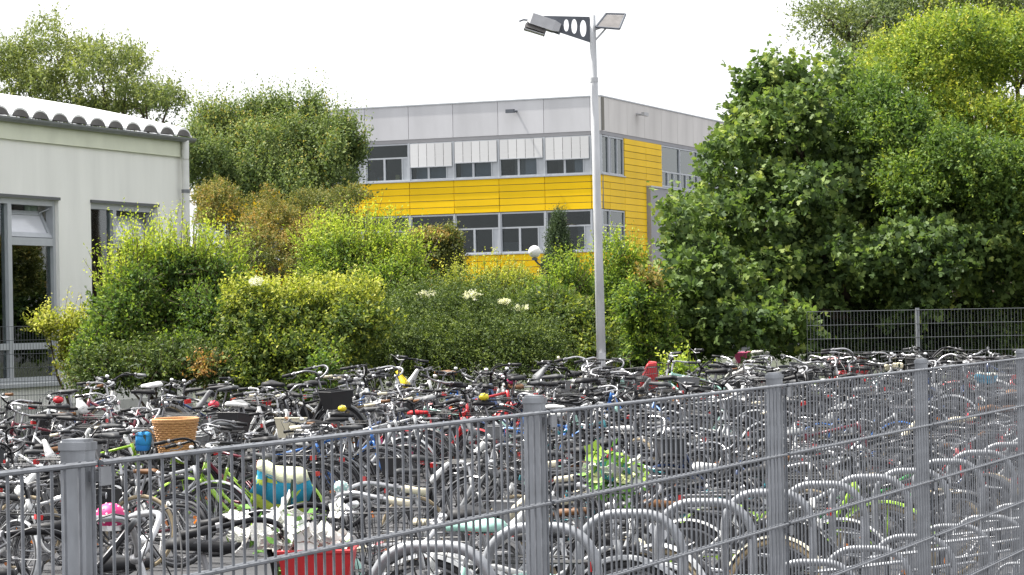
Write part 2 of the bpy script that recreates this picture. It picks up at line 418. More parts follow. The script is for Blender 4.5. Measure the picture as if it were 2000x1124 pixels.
        wn = link('window', me, root, T); link('pane', pe, wn)
        if blind > 0:
            bb = link('blind', None, wn) if False else None
            nb = 5; bw = (w - 0.1) / nb
            for k in range(nb):
                MB().bx(0.05 + k * bw + 0.012, 0.05 + (k + 1) * bw - 0.012, 0.0, 0.02, h - blind, h - 0.04).build('blind', M['blind'], wn)
            MB().bx(0.05, w - 0.05, -0.01, 0.03, h - blind - 0.04, h - blind).build('blind_rail', M['frame_grey'], wn)
        if decor:
            for (dx, dz, dw, dh, c) in decor:
                MB().bx(dx, dx + dw, -0.13, -0.10, dz, dz + dh).build('paper_decoration', M['cloth'], wn, color=c)
        return wn
    rr = random.Random(5)
    for row, (za, zb) in enumerate(((Z['d0'] + 0.05, Z['d1'] - 0.17), (Z['b0'] + 0.05, Z['b1'] - 0.02))):
        for k in range(9):
            x0 = 0.53 + 2.318 * k
            decor = []
            if row == 0 and k >= 4 or rr.random() < 0.35:
                for _ in range(3 if k >= 4 else 1):
                    decor.append((rr.uniform(0.4, 1.8), 0.08, rr.uniform(.12, .3), rr.uniform(.15, .45), rr.choice([(.75, .72, .65), (.7, .25, .12), (.75, .72, .65), (.15, .18, .2), (.5, .45, .2)])))
            window(F1, x0 + 0.02, x0 + 2.298, za, zb, 0.60, 2, blind=((1.0, .88, .97, 1.08)[k] if row == 0 and k < 4 else 0.0), decor=decor)
            MB().bx(x0 - 0.04, x0 + 0.04, -0.16, 0.0, za - 0.04, zb).build('mullion', M['frame_grey'], root, F1)
        window(F1, 0.03, 0.47, za, zb, 0, 0)
        window(F2, 0.08, 1.34, za, zb, 0 if row == 0 else 0.6, 1); window(F2, 1.40, 3.92, za, zb, 0 if row == 0 else 0.6, 2)
        MB().bx(-0.06, 0.06, -0.1, 0.02, za - 0.04, zb).build('mullion', M['frame_grey'], root, F2)
    for k in range(4): window(F2, 10.85 + 3.6 * k, 10.85 + 3.6 * k + 3.55, Z['d0'] - 0.2, Z['d1'] - 0.17, 0.35, 3)
    for k in range(9): window(F1, 0.55 + 2.318 * k, 0.55 + 2.318 * k + 2.28, 1.0, 2.9, 0.6, 2)
    MB().bx(0.0, L1, -0.22, -0.02, 0, 1.0).build('base_wall', M['concrete'], root, F1)
    # blue-grey roller panels seen behind two upper windows
    for k in (2, 3):
        MB().bx(0.53 + 2.318 * k + 0.4, 0.53 + 2.318 * k + 2.2, -0.5, -0.45, Z['d0'] + 0.1, Z['d0'] + 0.95).build('inner_screen', M['cloth'], root, F1, color=(.42, .48, .6))
    for k, dx in ((0, 0.95), (1, 1.1)):
        MB().bx(0.53 + 2.318 * k + dx - 0.85, 0.53 + 2.318 * k + dx, -0.3, -0.27, Z['d0'] + 0.1, Z['d0'] + 0.95).build('inner_screen', M['cloth'], root, F1, color=(.7, .7, .78))
    # furniture, boards and curtains inside the rooms
    for q in range(46):
        x = rr.uniform(.8, 20.5); zb_ = rr.choice((Z['d0'], Z['b0'])); dep = rr.uniform(.5, 4.2); hgt = rr.uniform(.5, 1.5); wd = rr.uniform(.3, 1.3)
        MB().bx(x, x + wd, -dep - .08, -dep, zb_ - .05, zb_ + hgt).build(rr.choice(('inner_board', 'inner_cupboard', 'inner_curtain')), M['cloth'], root, F1, color=rr.choice([(.5, .5, .52), (.3, .28, .24), (.62, .6, .55), (.12, .14, .18), (.4, .3, .2), (.25, .32, .38), (.7, .7, .7)]))
    return root
build_school()

# ------------------------------------------------------------------ white hall on the left
def build_hall():
    c = at(366, 600, 59.4)
    gz = ground(59.4)
    root = empty('white_hall', (c.x, c.y, gz), ANG_U)
    put(root, 'cream plastered hall with corrugated barrel roof and tall grey windows', 'building')
    g = gz
    def T(x): return x - g
    LW = 16.0; zt = 4.88 - g
    # openings: (x0, x1, z0, z1)
    z0, z1 = 0.97 - g, 3.83 - g
    ops = [(-12.2, -9.4), (-8.13, -5.33), (-4.07, -1.264)]
    xs = [-LW]
    for a, b_ in ops: xs += [a, b_]
    xs.append(0.0)
    w = MB()
    for i in range(0, len(xs) - 1):
        a, b_ = xs[i], xs[i + 1]
        if i % 2 == 0: w.bx(a, b_, 0.0, 0.35, 0, zt)
        else: w.bx(a, b_, 0.0, 0.35, 0, z0); w.bx(a, b_, 0.0, 0.35, z1, zt)
    w.build('wall', M['plaster'], root)
    MB().bx(-LW, -0.35, 0.35, 0.4, 0, zt)
    MB().bx(-0.35, -0.003, 0.352, 14, 0, zt).build('gable_wall', M['plaster'], root)
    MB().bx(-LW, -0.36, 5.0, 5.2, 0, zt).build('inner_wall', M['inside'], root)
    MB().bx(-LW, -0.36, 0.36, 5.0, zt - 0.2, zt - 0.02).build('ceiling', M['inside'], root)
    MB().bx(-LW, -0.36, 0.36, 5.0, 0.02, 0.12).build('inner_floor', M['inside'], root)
    MB().bx(-LW, 0.012, -0.012, -0.002, 0, 0.35).build('plinth', M['plaster_base'], root)
    # windows
    for a, b_ in ops:
        wn = MB(); t = 0.09; wid = b_ - a; h = z1 - z0; m = 1.10
        y0, y1 = 0.06, 0.18
        wn.bx(0, t, y0, y1, 0, h); wn.bx(wid - t, wid, y0, y1, 0, h); wn.bx(t, wid - t, y0 + .002, y1, h - t, h); wn.bx(t, wid - t, y0 + .002, y1, 0, t)
        wn.bx(m - 0.07, m + 0.07, y0 - 0.004, y1, t, h - t)
        wn.bx(t, wid - t, y0 + 0.004, y1, 0.52, 0.62)          # low transom
        wn.bx(m + 0.07, wid - t, y0 + 0.004, y1, h - 0.72, h - 0.60)
        W = wn.build('window', M['frame_grey'], root, Matrix.Translation((a, 0, z0)))
        for (xa, xb, za, zb) in ((t, m - .07, .62, h - t), (m + .07, wid - t, .62, h - .72), (t, m - .07, t, .52), (m + .07, wid - t, t, .52)):
            MB().bx(xa, xb, 0.115, 0.125, za, zb).build('pane', M['pane'], W)
        MB().bx(-0.03, wid + 0.03, -0.07, 0.06, -0.06, -0.004).build('sill', M['frame_grey'], W)
        MB().bx(-0.02, wid + 0.02, -0.03, 0.05, h + 0.004, h + 0.05).build('head_trim', M['frame_dark'], W)
        # hopper light, tilted inwards at the top
        hb = MB(); hw = wid - t - (m + .07); hh = 0.46
        hb.bx(0, 0.09, -.03, .03, 0, hh); hb.bx(hw - .09, hw, -.03, .03, 0, hh); hb.bx(.09, hw - .09, -.03, .028, 0, .08); hb.bx(.09, hw - .09, -.03, .028, hh - .07, hh)
        HM = Matrix.Translation((m + .07, 0.10, h - 0.60)) @ Matrix.Rotation(math.radians(-24), 4, 'X')
        H = hb.build('hopper_window', M['frame_grey'], W, HM)
        MB().bx(.09, hw - .09, -.006, .006, .08, hh - .07).build('hopper_pane', M['pane_reflection'], H)
        MB().tube([(wid - t - .05, 0.10, h - 0.13), (wid - t - .16, 0.24, h - 0.2)], 0.010, 6).build('stay', M['frame_grey'], W)
        # curtains, pillar behind
        for cx, cw in ((m - 0.42, 0.34), (wid - 0.62, 0.5)):
            b = MB(); n = 14
            pts = [(cx + cw * i / n, 0.30 + 0.03 * math.sin(i * 2.4)) for i in range(n + 1)]
            v = [(x, y, z) for z in (0.1, h - 0.05) for x, y in pts] + [(x, y + .015, z) for z in (0.1, h - 0.05) for x, y in pts]
            f = [(i, i + 1, n + 2 + i, n + 1 + i) for i in range(n)] + [(2 * n + 2 + i, 3 * n + 3 + i, 3 * n + 4 + i, 2 * n + 3 + i) for i in range(n)]
            b.add(v, f); b.build('curtain', M['curtain'], W)
        MB().bx(0.1, wid - 0.1, 0.16, 0.19, 0.06, 0.5).build('reflection_panel', M['bike_reflection'], W)  # added panel that carries the painted reflection of the bicycles
        MB().bx(0.15, 0.75, 0.22, 0.24, 0.64, 1.15).build('notice_board', M['cloth'], W, color=(.62, .66, .55))
        MB().bx(m + 0.15, m + 0.4, 0.22, 0.24, 0.64, 1.35).build('notice_board', M['cloth'], W, color=(.45, .5, .46))
    # fascia, gutter, pipe
    MB().bx(-LW, 0.02, -0.05, -0.003, zt - 0.16, zt + 0.14).build('fascia', M['soffit'], root)
    gt = MB(); n = 8
    ring = [(-0.125 + 0.075 * math.cos(a), zt + 0.17 + 0.075 * math.sin(a)) for a in [math.pi + math.pi * i / n for i in range(n + 1)]]
    ring += [(-0.125 + 0.062 * math.cos(a), zt + 0.17 + 0.062 * math.sin(a)) for a in [2 * math.pi - math.pi * i / n for i in range(n + 1)]]
    gt.loft([[(x, y, z) for y, z in ring] for x in (-LW, 0.08)]); gt.build('gutter', M['gutter'], root)
    dp = MB(); dp.tube(spline([(-0.28, -0.125, zt + 0.12), (-0.28, -0.125, zt - 0.02), (-0.28, -0.12, zt - 0.22), (-0.28, -0.12, zt - 0.4), (-0.28, -0.12, 0.0)], 5), 0.065, 10)
    P = dp.build('downpipe', M['pipe'], root, smooth=True)
    for z in (zt - 0.75, zt - 2.4, zt - 4): MB().tube([(-0.28, -0.12, z - .03), (-0.28, -0.12, z + .03)], 0.075, 10).build('pipe_bracket', M['gutter'], P)
    # corrugated barrel roof: crests as rounded humps, pitch 0.74
    pitch = 0.735; amp = 0.12
    def wave(x):
        q = (x / pitch) % 1.0
        d = abs(q - 0.5) / 0.40
        return amp * math.sqrt(max(0.0, 1 - d * d)) if d < 1 else 0.0
    nx = int(LW / pitch) * 16; ny = 16
    def zr(y): return zt + 0.21 + 1.12 * (1 - ((y - 8.0) / 8.3) ** 2)
    ysn = [-0.14 + 16.0 * (j / ny) for j in range(ny + 1)]
    xs_ = [-int(LW / pitch) * pitch + i * pitch / 16 for i in range(nx + 1)]
    top = [(x, y, zr(y) - zr(-0.14) + zt + 0.215 + wave(x)) for y in ysn for x in xs_]
    bot = [(x, y, z - 0.03) for x, y, z in top]
    m_ = nx + 1; f = []
    for j in range(ny):
        for i in range(nx): f.append((j * m_ + i, j * m_ + i + 1, (j + 1) * m_ + i + 1, (j + 1) * m_ + i))
    k0 = len(top); f += [tuple(k0 + q for q in reversed(t)) for t in f]
    for i in range(nx): f.append((i, k0 + i, k0 + i + 1, i + 1))
    for j in range(ny):
        for ed in (0, nx): f.append((j * m_ + ed, (j + 1) * m_ + ed, k0 + (j + 1) * m_ + ed, k0 + j * m_ + ed))
    rb = MB(); rb.add(top + bot, f); R_ = rb.build('roof', M['roof_sheet'], root)
    # dark humps stand in for the shade in the openings under each crest
    hump = MB(); hp = [(-0.37 * pitch * math.cos(math.pi * i / 10), 0.104 * math.sin(math.pi * i / 10)) for i in range(11)]
    hump.prism([(x, z) for x, z in hp], -0.10, 0.0)
    hm = hump.mesh('crest_shade_plate', M['crest_shade'])
    for k in range(int(LW / pitch)):
        link('crest_shade_plate', hm, R_, Matrix.Translation((-(k + 0.5) * pitch, -0.04, zt + 0.20)))
    return root
build_hall()

# ------------------------------------------------------------------ foliage
def unit(a): return a / np.maximum(np.linalg.norm(a, axis=-1, keepdims=True), 1e-9)
def foliage(lobes, n_sh, K, L, leaf, aspect=0.5, out=0.8, up=0.5, rnd=0.5, droop=0.0, inner=0.72, shape='leaf', spread=0.9, seed=0, tone0=0.3, tipgain=0.35, lump=0.22, zcut=-0.75, patch=0.0, flat=0.6):
    """lobes: (centre, radii, weight).  Returns verts, faces-per-leaf vertex count, tone, shoots (start, end)"""
    r = np.random.default_rng(seed)
    W = np.array([l[2] if len(l) > 2 and l[2] else l[1][0] * l[1][2] + l[1][1] * l[1][2] + l[1][0] * l[1][1] for l in lobes], float); W /= W.sum()
    C = np.array([tuple(l[0]) for l in lobes]); R = np.array([tuple(l[1]) for l in lobes])
    n0 = int(n_sh * 2.2)
    idx = r.choice(len(lobes), n0, p=W)
    d = unit(r.normal(size=(n0, 3)))
    d = d[(d[:, 2] > zcut)]; idx = idx[:len(d)]
    ph = r.uniform(0, 6.28, (6,)); fq = r.uniform(2.0, 5.0, (6, 3))
    lum = sum(np.sin((d * fq[k] * 1.3).sum(1) + ph[k] + idx * 1.7) for k in range(6)) / 6
    rad = (inner + (1 - inner) * np.sqrt(r.uniform(0, 1, len(d)))) * (1 + lump * lum * 1.6)
    p = C[idx] + R[idx] * d * rad[:, None]
    # drop what lies deep inside another lobe
    keep = np.ones(len(p), bool)
    for j in range(len(lobes)):
        q = (((p - C[j]) / R[j]) ** 2).sum(1)
        keep &= ~((q < 0.5) & (idx != j))
    p, d, idx, lum = p[keep][:n_sh], d[keep][:n_sh], idx[keep][:n_sh], lum[keep][:n_sh]
    n = len(p)
    sdir = unit(d * out + np.array([0, 0, 1.0]) * up + r.normal(size=(n, 3)) * rnd)
    Ls = L * r.uniform(0.5, 1.25, n)
    t = (np.arange(K) + 0.5) / K
    pos = p[:, None, :] + sdir[:, None, :] * (Ls[:, None] * t)[..., None]
    pos[..., 2] -= droop * (Ls[:, None] * t ** 2)
    pos += r.normal(size=pos.shape) * leaf * 0.18
    sd = np.repeat(sdir[:, None, :], K, 1)
    ld = unit(sd * 0.45 + r.normal(size=pos.shape) * spread * 0.62)
    nr = unit(np.array([0, 0, 1.0]) * flat + d[:, None, :] * 0.35 + r.normal(size=pos.shape) * 0.55)
    side = unit(np.cross(ld, nr)); nr = np.cross(side, ld)
    ln = leaf * r.uniform(0.65, 1.2, (n, K, 1)) * (1 - 0.35 * t[None, :, None] ** 3)
    if shape == 'leaf':
        tmpl = np.array([(0, 0, 0), (0.42, aspect * 0.5, 0.10), (1.0, 0, -0.06), (0.42, -aspect * 0.5, 0.10)])
    elif shape == 'maple':
        tmpl = np.array([(0, 0, 0), (0.05, 0.38, 0.03), (0.38, 0.56, 0.02), (0.45, 0.24, 0.07), (0.78, 0.30, 0.0), (1.0, 0, -0.10), (0.78, -0.30, 0.0), (0.45, -0.24, 0.07), (0.38, -0.56, 0.02), (0.05, -0.38, 0.03)])
    elif shape == 'needle':
        tmpl = np.array([(0, 0, 0), (0.5, aspect * 0.5, 0), (1.0, 0, 0), (0.5, -aspect * 0.5, 0)])
    k = len(tmpl)
    V = pos[:, :, None, :] + ln[:, :, None, :] * (tmpl[None, None, :, 0, None] * ld[:, :, None, :] + tmpl[None, None, :, 1, None] * side[:, :, None, :] + tmpl[None, None, :, 2, None] * nr[:, :, None, :])
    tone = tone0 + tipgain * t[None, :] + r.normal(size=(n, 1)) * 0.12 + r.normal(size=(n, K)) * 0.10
    if patch:
        pf = r.uniform(0.5, 1.6, (5, 3)); pp = r.uniform(0, 6.28, 5)
        ps = sum(np.sin((p * pf[q]).sum(1) + pp[q]) for q in range(5)) / 5
        tone = tone + patch * ps[:, None]
    tone = np.repeat(np.clip(tone, 0, 1).reshape(-1), k)
    return V.reshape(-1, 3), k, tone, p, p + sdir * Ls[:, None]
def leaf_object(name, parts, m, parent):
    Vs, Ts, loops, starts = [], [], [], []
    off = 0; lo = 0
    for V, k, tone in parts:
        Vs.append(V); Ts.append(tone); nl = len(V) // k
        loops.append(np.arange(len(V)) + off); starts.append(lo + np.arange(nl) * k); off += len(V); lo += nl * k
    V = np.concatenate(Vs); T = np.concatenate(Ts); Lp = np.concatenate(loops); S = np.concatenate(starts)
    pl = np.array(parent.matrix_world.translation if False else parent.location)
    me = bpy.data.meshes.new(name)
    me.vertices.add(len(V)); me.vertices.foreach_set('co', (V - pl).astype(np.float32).ravel())
    me.loops.add(len(Lp)); me.loops.foreach_set('vertex_index', Lp.astype(np.int32))
    me.polygons.add(len(S)); me.polygons.foreach_set('loop_start', S.astype(np.int32))
    me.update(calc_edges=True)
    at_ = me.attributes.new('tone', 'FLOAT', 'POINT'); at_.data.foreach_set('value', T.astype(np.float32))
    me.materials.append(m); me.validate()
    o = link(name, me, parent)
    return o
def stems_object(name, A, B, r0, m, parent, every=1):
    b = MB(); o = Vector(parent.location)
    vs, fs = [], []
    for i in range(0, len(A), every):
        b.tube([Vector(A[i]) - o, Vector(B[i]) - o], [r0, r0 * 0.4], 3, caps=False)
    return b.build(name, m, parent)
def limbs(name, foot, targets, r, m, parent, seed=0, seg=7, wig=0.12):
    rr = random.Random(seed); b = MB(); o = Vector(parent.location)
    for tg in targets:
        tg = Vector(tg); f = Vector(foot) + Vector((rr.uniform(-.5, .5) * r, rr.uniform(-.5, .5) * r, 0))
        Ld = (tg - f).length
        mid = f.lerp(tg, 0.5) + Vector((rr.uniform(-wig, wig) * Ld, rr.uniform(-wig, wig) * Ld, 0.08 * Ld))
        pts = spline([f, f.lerp(mid, 0.5) + Vector((0, 0, 0.05 * Ld)), mid, tg], 4)
        n = len(pts)
        b.tube([p - o for p in pts], [r * (1 - 0.82 * i / (n - 1)) for i in range(n)], seg)
        for q in range(3):
            j = rr.randrange(n // 2, n - 1); e = pts[j] + Vector((rr.uniform(-1, 1), rr.uniform(-1, 1), rr.uniform(0.1, .9))) * Ld * 0.11
            b.tube([pts[j] - o, pts[j].lerp(e, .5) + Vector((0, 0, .03 * Ld)) - o, e - o], [r * .3, r * .18, r * .06], 5)
    return b.build(name, m, parent, smooth=True)
def lobe(px, py, rx, ry, d, depth=None, wt=None):
    """ellipsoid seen at a pixel, at distance d, half-extents given in pixels; depth half-extent in metres"""
    k = d / FPX
    return (at(px, py, d), (rx * k, depth if depth else rx * k, ry * k), wt)

def sub(lobes, n, frac, seed, vert=1.0, core=0.6):
    r = np.random.default_rng(seed); out = []
    for c, rad, w in lobes:
        out.append((c, tuple(x * core for x in rad), None))
        for k in range(n):
            d = unit(r.normal(size=3)); d[2] = abs(d[2]) * .9 - .25 if r.uniform() < .75 else d[2]
            f = frac * r.uniform(.6, 1.3); q = r.uniform(.68, 1.0)
            m = min(rad)
            rr_ = tuple(max(x * f, m * f * .9) for x in rad)
            out.append((Vector(c) + Vector((rad[0] * d[0] * q, rad[1] * d[1] * q, rad[2] * d[2] * q)), (rr_[0], rr_[1], rr_[2] * vert), None))
    return out
LM = {}
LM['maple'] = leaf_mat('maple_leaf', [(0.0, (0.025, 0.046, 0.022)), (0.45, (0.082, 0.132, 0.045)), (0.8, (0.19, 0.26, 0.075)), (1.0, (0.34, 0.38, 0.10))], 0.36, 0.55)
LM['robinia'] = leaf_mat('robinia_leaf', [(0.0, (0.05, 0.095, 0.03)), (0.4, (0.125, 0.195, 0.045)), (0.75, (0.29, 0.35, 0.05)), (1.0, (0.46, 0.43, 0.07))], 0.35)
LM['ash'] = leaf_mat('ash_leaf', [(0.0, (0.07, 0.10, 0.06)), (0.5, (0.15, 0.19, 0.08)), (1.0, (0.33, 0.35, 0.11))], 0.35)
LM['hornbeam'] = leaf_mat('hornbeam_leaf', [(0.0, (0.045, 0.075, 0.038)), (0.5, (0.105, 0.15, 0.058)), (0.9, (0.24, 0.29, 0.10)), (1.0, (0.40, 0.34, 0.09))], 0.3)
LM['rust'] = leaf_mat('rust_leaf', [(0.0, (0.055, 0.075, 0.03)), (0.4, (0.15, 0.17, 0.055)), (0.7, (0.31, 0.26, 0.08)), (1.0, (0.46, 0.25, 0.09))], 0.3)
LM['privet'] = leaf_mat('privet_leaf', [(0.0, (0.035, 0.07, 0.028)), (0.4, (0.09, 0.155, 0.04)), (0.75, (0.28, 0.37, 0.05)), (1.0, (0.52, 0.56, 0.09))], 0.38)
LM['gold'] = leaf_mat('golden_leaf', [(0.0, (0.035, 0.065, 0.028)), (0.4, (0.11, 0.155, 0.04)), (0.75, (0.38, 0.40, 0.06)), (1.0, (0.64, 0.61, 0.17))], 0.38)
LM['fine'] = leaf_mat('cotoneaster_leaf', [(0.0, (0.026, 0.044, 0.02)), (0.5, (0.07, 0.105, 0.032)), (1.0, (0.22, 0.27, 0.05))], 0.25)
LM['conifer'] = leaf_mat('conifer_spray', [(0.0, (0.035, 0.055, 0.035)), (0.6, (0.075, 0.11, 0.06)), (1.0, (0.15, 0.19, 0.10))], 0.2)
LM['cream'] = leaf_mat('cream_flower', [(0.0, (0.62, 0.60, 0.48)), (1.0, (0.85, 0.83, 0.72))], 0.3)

def plant(name, label, cat, foot, crowns, leafm, trunk=None, group=None, crown_name='crown', stems=None):
    root = empty(name, foot); put(root, label, cat, group)
    res = [foliage(**c) for c in crowns]
    leaf_object(crown_name, [(V, k, T) for V, k, T, A, B in res], leafm, root)
    if trunk: limbs('trunk', foot, trunk[0], trunk[1], M['bark'], root, seed=len(label))
    if stems:
        A = np.concatenate([r_[3] for r_ in res]); B = np.concatenate([r_[4] for r_ in res])
        stems_object('stem', A, B, stems[0], M['twig'], root, stems[1])
    return root
def gfoot(px, d):
    p = at(px, 600, d); p.z = ground(d); return p

# big maple at the right
ml = [lobe(1535, 265, 115, 110, 56, 2.2), lobe(1475, 430, 145, 140, 55, 2.4), lobe(1360, 545, 95, 115, 53, 1.6), lobe(1670, 380, 150, 140, 57, 2.4), lobe(1655, 245, 95, 100, 58, 1.6), lobe(1730, 290, 90, 100, 57.5, 1.6),
      lobe(1610, 510, 150, 120, 55, 2.2), lobe(1810, 500, 160, 120, 55, 2.4), lobe(1965, 500, 150, 120, 56, 2.4), lobe(1440, 640, 150, 75, 52.5, 1.2), lobe(1850, 400, 130, 90, 57, 2.2), lobe(1485, 185, 36, 45, 56, .6), lobe(1545, 170, 34, 40, 56, .6)]
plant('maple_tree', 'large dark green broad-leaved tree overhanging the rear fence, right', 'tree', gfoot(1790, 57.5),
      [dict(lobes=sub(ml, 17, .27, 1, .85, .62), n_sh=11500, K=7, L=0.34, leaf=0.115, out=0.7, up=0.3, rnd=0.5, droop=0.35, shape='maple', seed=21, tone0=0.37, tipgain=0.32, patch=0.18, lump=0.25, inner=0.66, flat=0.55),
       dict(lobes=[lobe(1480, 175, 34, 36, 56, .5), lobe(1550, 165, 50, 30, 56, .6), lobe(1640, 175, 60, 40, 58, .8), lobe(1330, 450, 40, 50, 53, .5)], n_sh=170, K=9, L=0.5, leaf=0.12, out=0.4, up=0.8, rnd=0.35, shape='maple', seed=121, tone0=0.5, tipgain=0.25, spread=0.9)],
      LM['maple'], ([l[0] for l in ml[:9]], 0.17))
# golden robinia behind it
rl = [lobe(1850, 115, 130, 90, 61, 2.2), lobe(1985, 120, 120, 100, 62, 2.2), lobe(1770, 180, 105, 110, 60, 1.8),  lobe(1900, 260, 140, 110, 59.5, 2.0), lobe(1990, 310, 90, 110, 59.5, 1.8), lobe(1770, 300, 70, 70, 59.5, 1.4)]
rf = [lobe(1725, 260, 75, 110, 56, 1.2), lobe(1860, 335, 130, 90, 55, 1.4), lobe(1975, 390, 100, 100, 54.6, 1.2), lobe(1780, 390, 90, 60, 55, 1.0)]
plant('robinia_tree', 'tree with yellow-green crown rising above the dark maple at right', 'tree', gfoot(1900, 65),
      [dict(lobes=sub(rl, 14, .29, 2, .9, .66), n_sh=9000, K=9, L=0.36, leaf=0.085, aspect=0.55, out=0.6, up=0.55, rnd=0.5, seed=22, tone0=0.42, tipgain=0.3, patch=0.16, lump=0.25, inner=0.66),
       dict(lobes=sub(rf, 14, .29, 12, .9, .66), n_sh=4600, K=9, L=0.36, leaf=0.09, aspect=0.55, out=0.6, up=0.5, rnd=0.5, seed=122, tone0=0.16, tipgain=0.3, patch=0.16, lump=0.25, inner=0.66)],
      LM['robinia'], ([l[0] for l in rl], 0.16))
# tall loose tree at the top right
tl = [lobe(1710, 50, 90, 75, 75, 1.8), lobe(1620, 25, 50, 35, 74, .9), lobe(1680, 130, 60, 75, 73, 1.2), lobe(1790, 0, 90, 50, 76, 2), lobe(1900, -20, 110, 55, 77, 2), lobe(1990, 10, 70, 60, 76, 1.6)]
plant('tall_tree', 'tall loose-crowned tree with drooping leaf sprays at top right edge', 'tree', gfoot(1960, 77),
      [dict(lobes=sub(tl, 6, .4, 11), n_sh=3400, K=9, L=0.7, leaf=0.12, aspect=0.4, out=0.6, up=-0.05, rnd=0.6, droop=0.5, seed=23, tone0=0.35, tipgain=0.2, patch=0.2, lump=0.4, inner=0.4)],
      LM['ash'], ([at(1960, 20, 77), at(1800, 0, 76), at(1700, 50, 75), at(1610, 30, 74), at(1990, 20, 76)], 0.2))
# ash tree behind the hall roof
al = [lobe(110, 110, 75, 75, 84, 1.6), lobe(90, 190, 90, 60, 84, 1.8), lobe(200, 160, 85, 80, 83, 1.8), lobe(285, 205, 65, 55, 82, 1.4), lobe(10, 150, 50, 70, 84, 1.4), lobe(330, 205, 28, 50, 82, .7), lobe(180, 240, 170, 50, 84, 1.8), lobe(250, 130, 35, 30, 83, .6)]
plant('ash_tree', 'airy light green tree showing sky gaps behind the corrugated roof', 'tree', gfoot(170, 84),
      [dict(lobes=sub(al, 14, .25, 3, 1.3, .3), n_sh=3000, K=9, L=0.5, leaf=0.115, aspect=0.42, out=0.45, up=0.75, rnd=0.55, seed=24, tone0=0.5, tipgain=0.25, patch=0.2, lump=0.4, inner=0.35)],
      LM['ash'], ([l[0] for l in al], 0.13))
# hornbeam with upright tufts
hl = [lobe(450, 315, 80, 70, 72, 1.6), lobe(560, 310, 105, 75, 72, 1.8), lobe(650, 325, 55, 52, 71, 1.2), lobe(405, 340, 60, 80, 71, 1.4), lobe(540, 370, 140, 60, 71, 1.8),
      lobe(405, 262, 20, 38, 72, .4), lobe(500, 250, 22, 38, 72, .4), lobe(545, 246, 20, 38, 72, .4), lobe(610, 244, 20, 36, 72, .4), lobe(440, 266, 20, 34, 72, .4), lobe(672, 285, 18, 34, 71, .4), lobe(698, 315, 16, 28, 71, .3)]
plant('hornbeam_tree', 'dense green tree with upright leafy tufts between hall and school', 'tree', gfoot(540, 72),
      [dict(lobes=sub(hl, 13, .24, 4, 2.0), n_sh=7500, K=10, L=0.55, leaf=0.085, aspect=0.55, out=0.3, up=0.95, rnd=0.3, seed=25, tone0=0.42, tipgain=0.35, patch=0.12, lump=0.3, inner=0.6, spread=0.8),
       dict(lobes=[lobe(405, 275, 24, 30, 72, .4), lobe(450, 285, 26, 28, 72, .4), lobe(500, 262, 26, 26, 72, .4), lobe(548, 262, 24, 26, 72, .4), lobe(610, 258, 26, 26, 72, .4), lobe(655, 295, 26, 26, 71, .4), lobe(700, 320, 16, 24, 71, .3)], n_sh=420, K=15, L=0.95, leaf=0.085, aspect=0.55, out=0.15, up=1.0, rnd=0.16, seed=125, tone0=0.45, tipgain=0.3, spread=0.75)],
      LM['hornbeam'], ([l[0] for l in hl[:5]], 0.14))
# rust tinted shrub
ru = [lobe(440, 420, 55, 55, 66, .9), lobe(530, 430, 60, 60, 65, 1), lobe(620, 420, 70, 60, 66, 1.1), lobe(520, 490, 75, 60, 64, 1), lobe(400, 390, 30, 30, 66, .5), lobe(680, 385, 40, 22, 66, .5), lobe(610, 480, 60, 50, 64, .9), lobe(530, 535, 120, 45, 63.5, .9), lobe(650, 440, 60, 50, 65, .9)]
plant('rust_shrub', 'rounded shrub with rust and olive leaves below the upright green tree', 'shrub', gfoot(530, 66),
      [dict(lobes=sub(ru, 15, .30, 5), n_sh=9500, K=8, L=0.15, leaf=0.05, aspect=0.6, out=0.8, up=0.4, rnd=0.4, seed=26, tone0=0.32, tipgain=0.24, patch=0.36, lump=0.25)],
      LM['rust'], ([l[0] for l in ru], 0.06))
# tall privet at the left, in front of the hall
pl_ = [lobe(335, 610, 105, 125, 47, 1.0), lobe(260, 650, 80, 105, 46.5, .8), lobe(410, 640, 85, 115, 46.5, .8), lobe(345, 540, 70, 45, 47, .6), lobe(425, 560, 50, 50, 47, .5), lobe(230, 690, 70, 60, 46, .6), lobe(380, 700, 110, 50, 46, .7)]
ps_ = [lobe(350, 530, 70, 28, 47, .5), lobe(430, 560, 45, 34, 47, .4), lobe(240, 590, 30, 40, 46.8, .4), lobe(270, 530, 24, 24, 46.8, .3)]
plant('privet_shrub', 'tall leafy shrub with bright yellow-green shoots before the cream hall', 'shrub', gfoot(330, 47),
      [dict(lobes=sub(pl_, 13, .30, 6), n_sh=9000, K=8, L=0.26, leaf=0.075, aspect=0.5, out=0.8, up=0.45, rnd=0.4, seed=27, tone0=0.27, tipgain=0.28, patch=0.10, lump=0.28, inner=0.6),
       dict(lobes=ps_, n_sh=480, K=16, L=0.72, leaf=0.068, aspect=0.45, out=0.25, up=1.0, rnd=0.22, seed=28, tone0=0.6, tipgain=0.35, spread=0.8)],
      LM['privet'], ([l[0] for l in pl_[:5]], 0.05), stems=(0.006, 3))
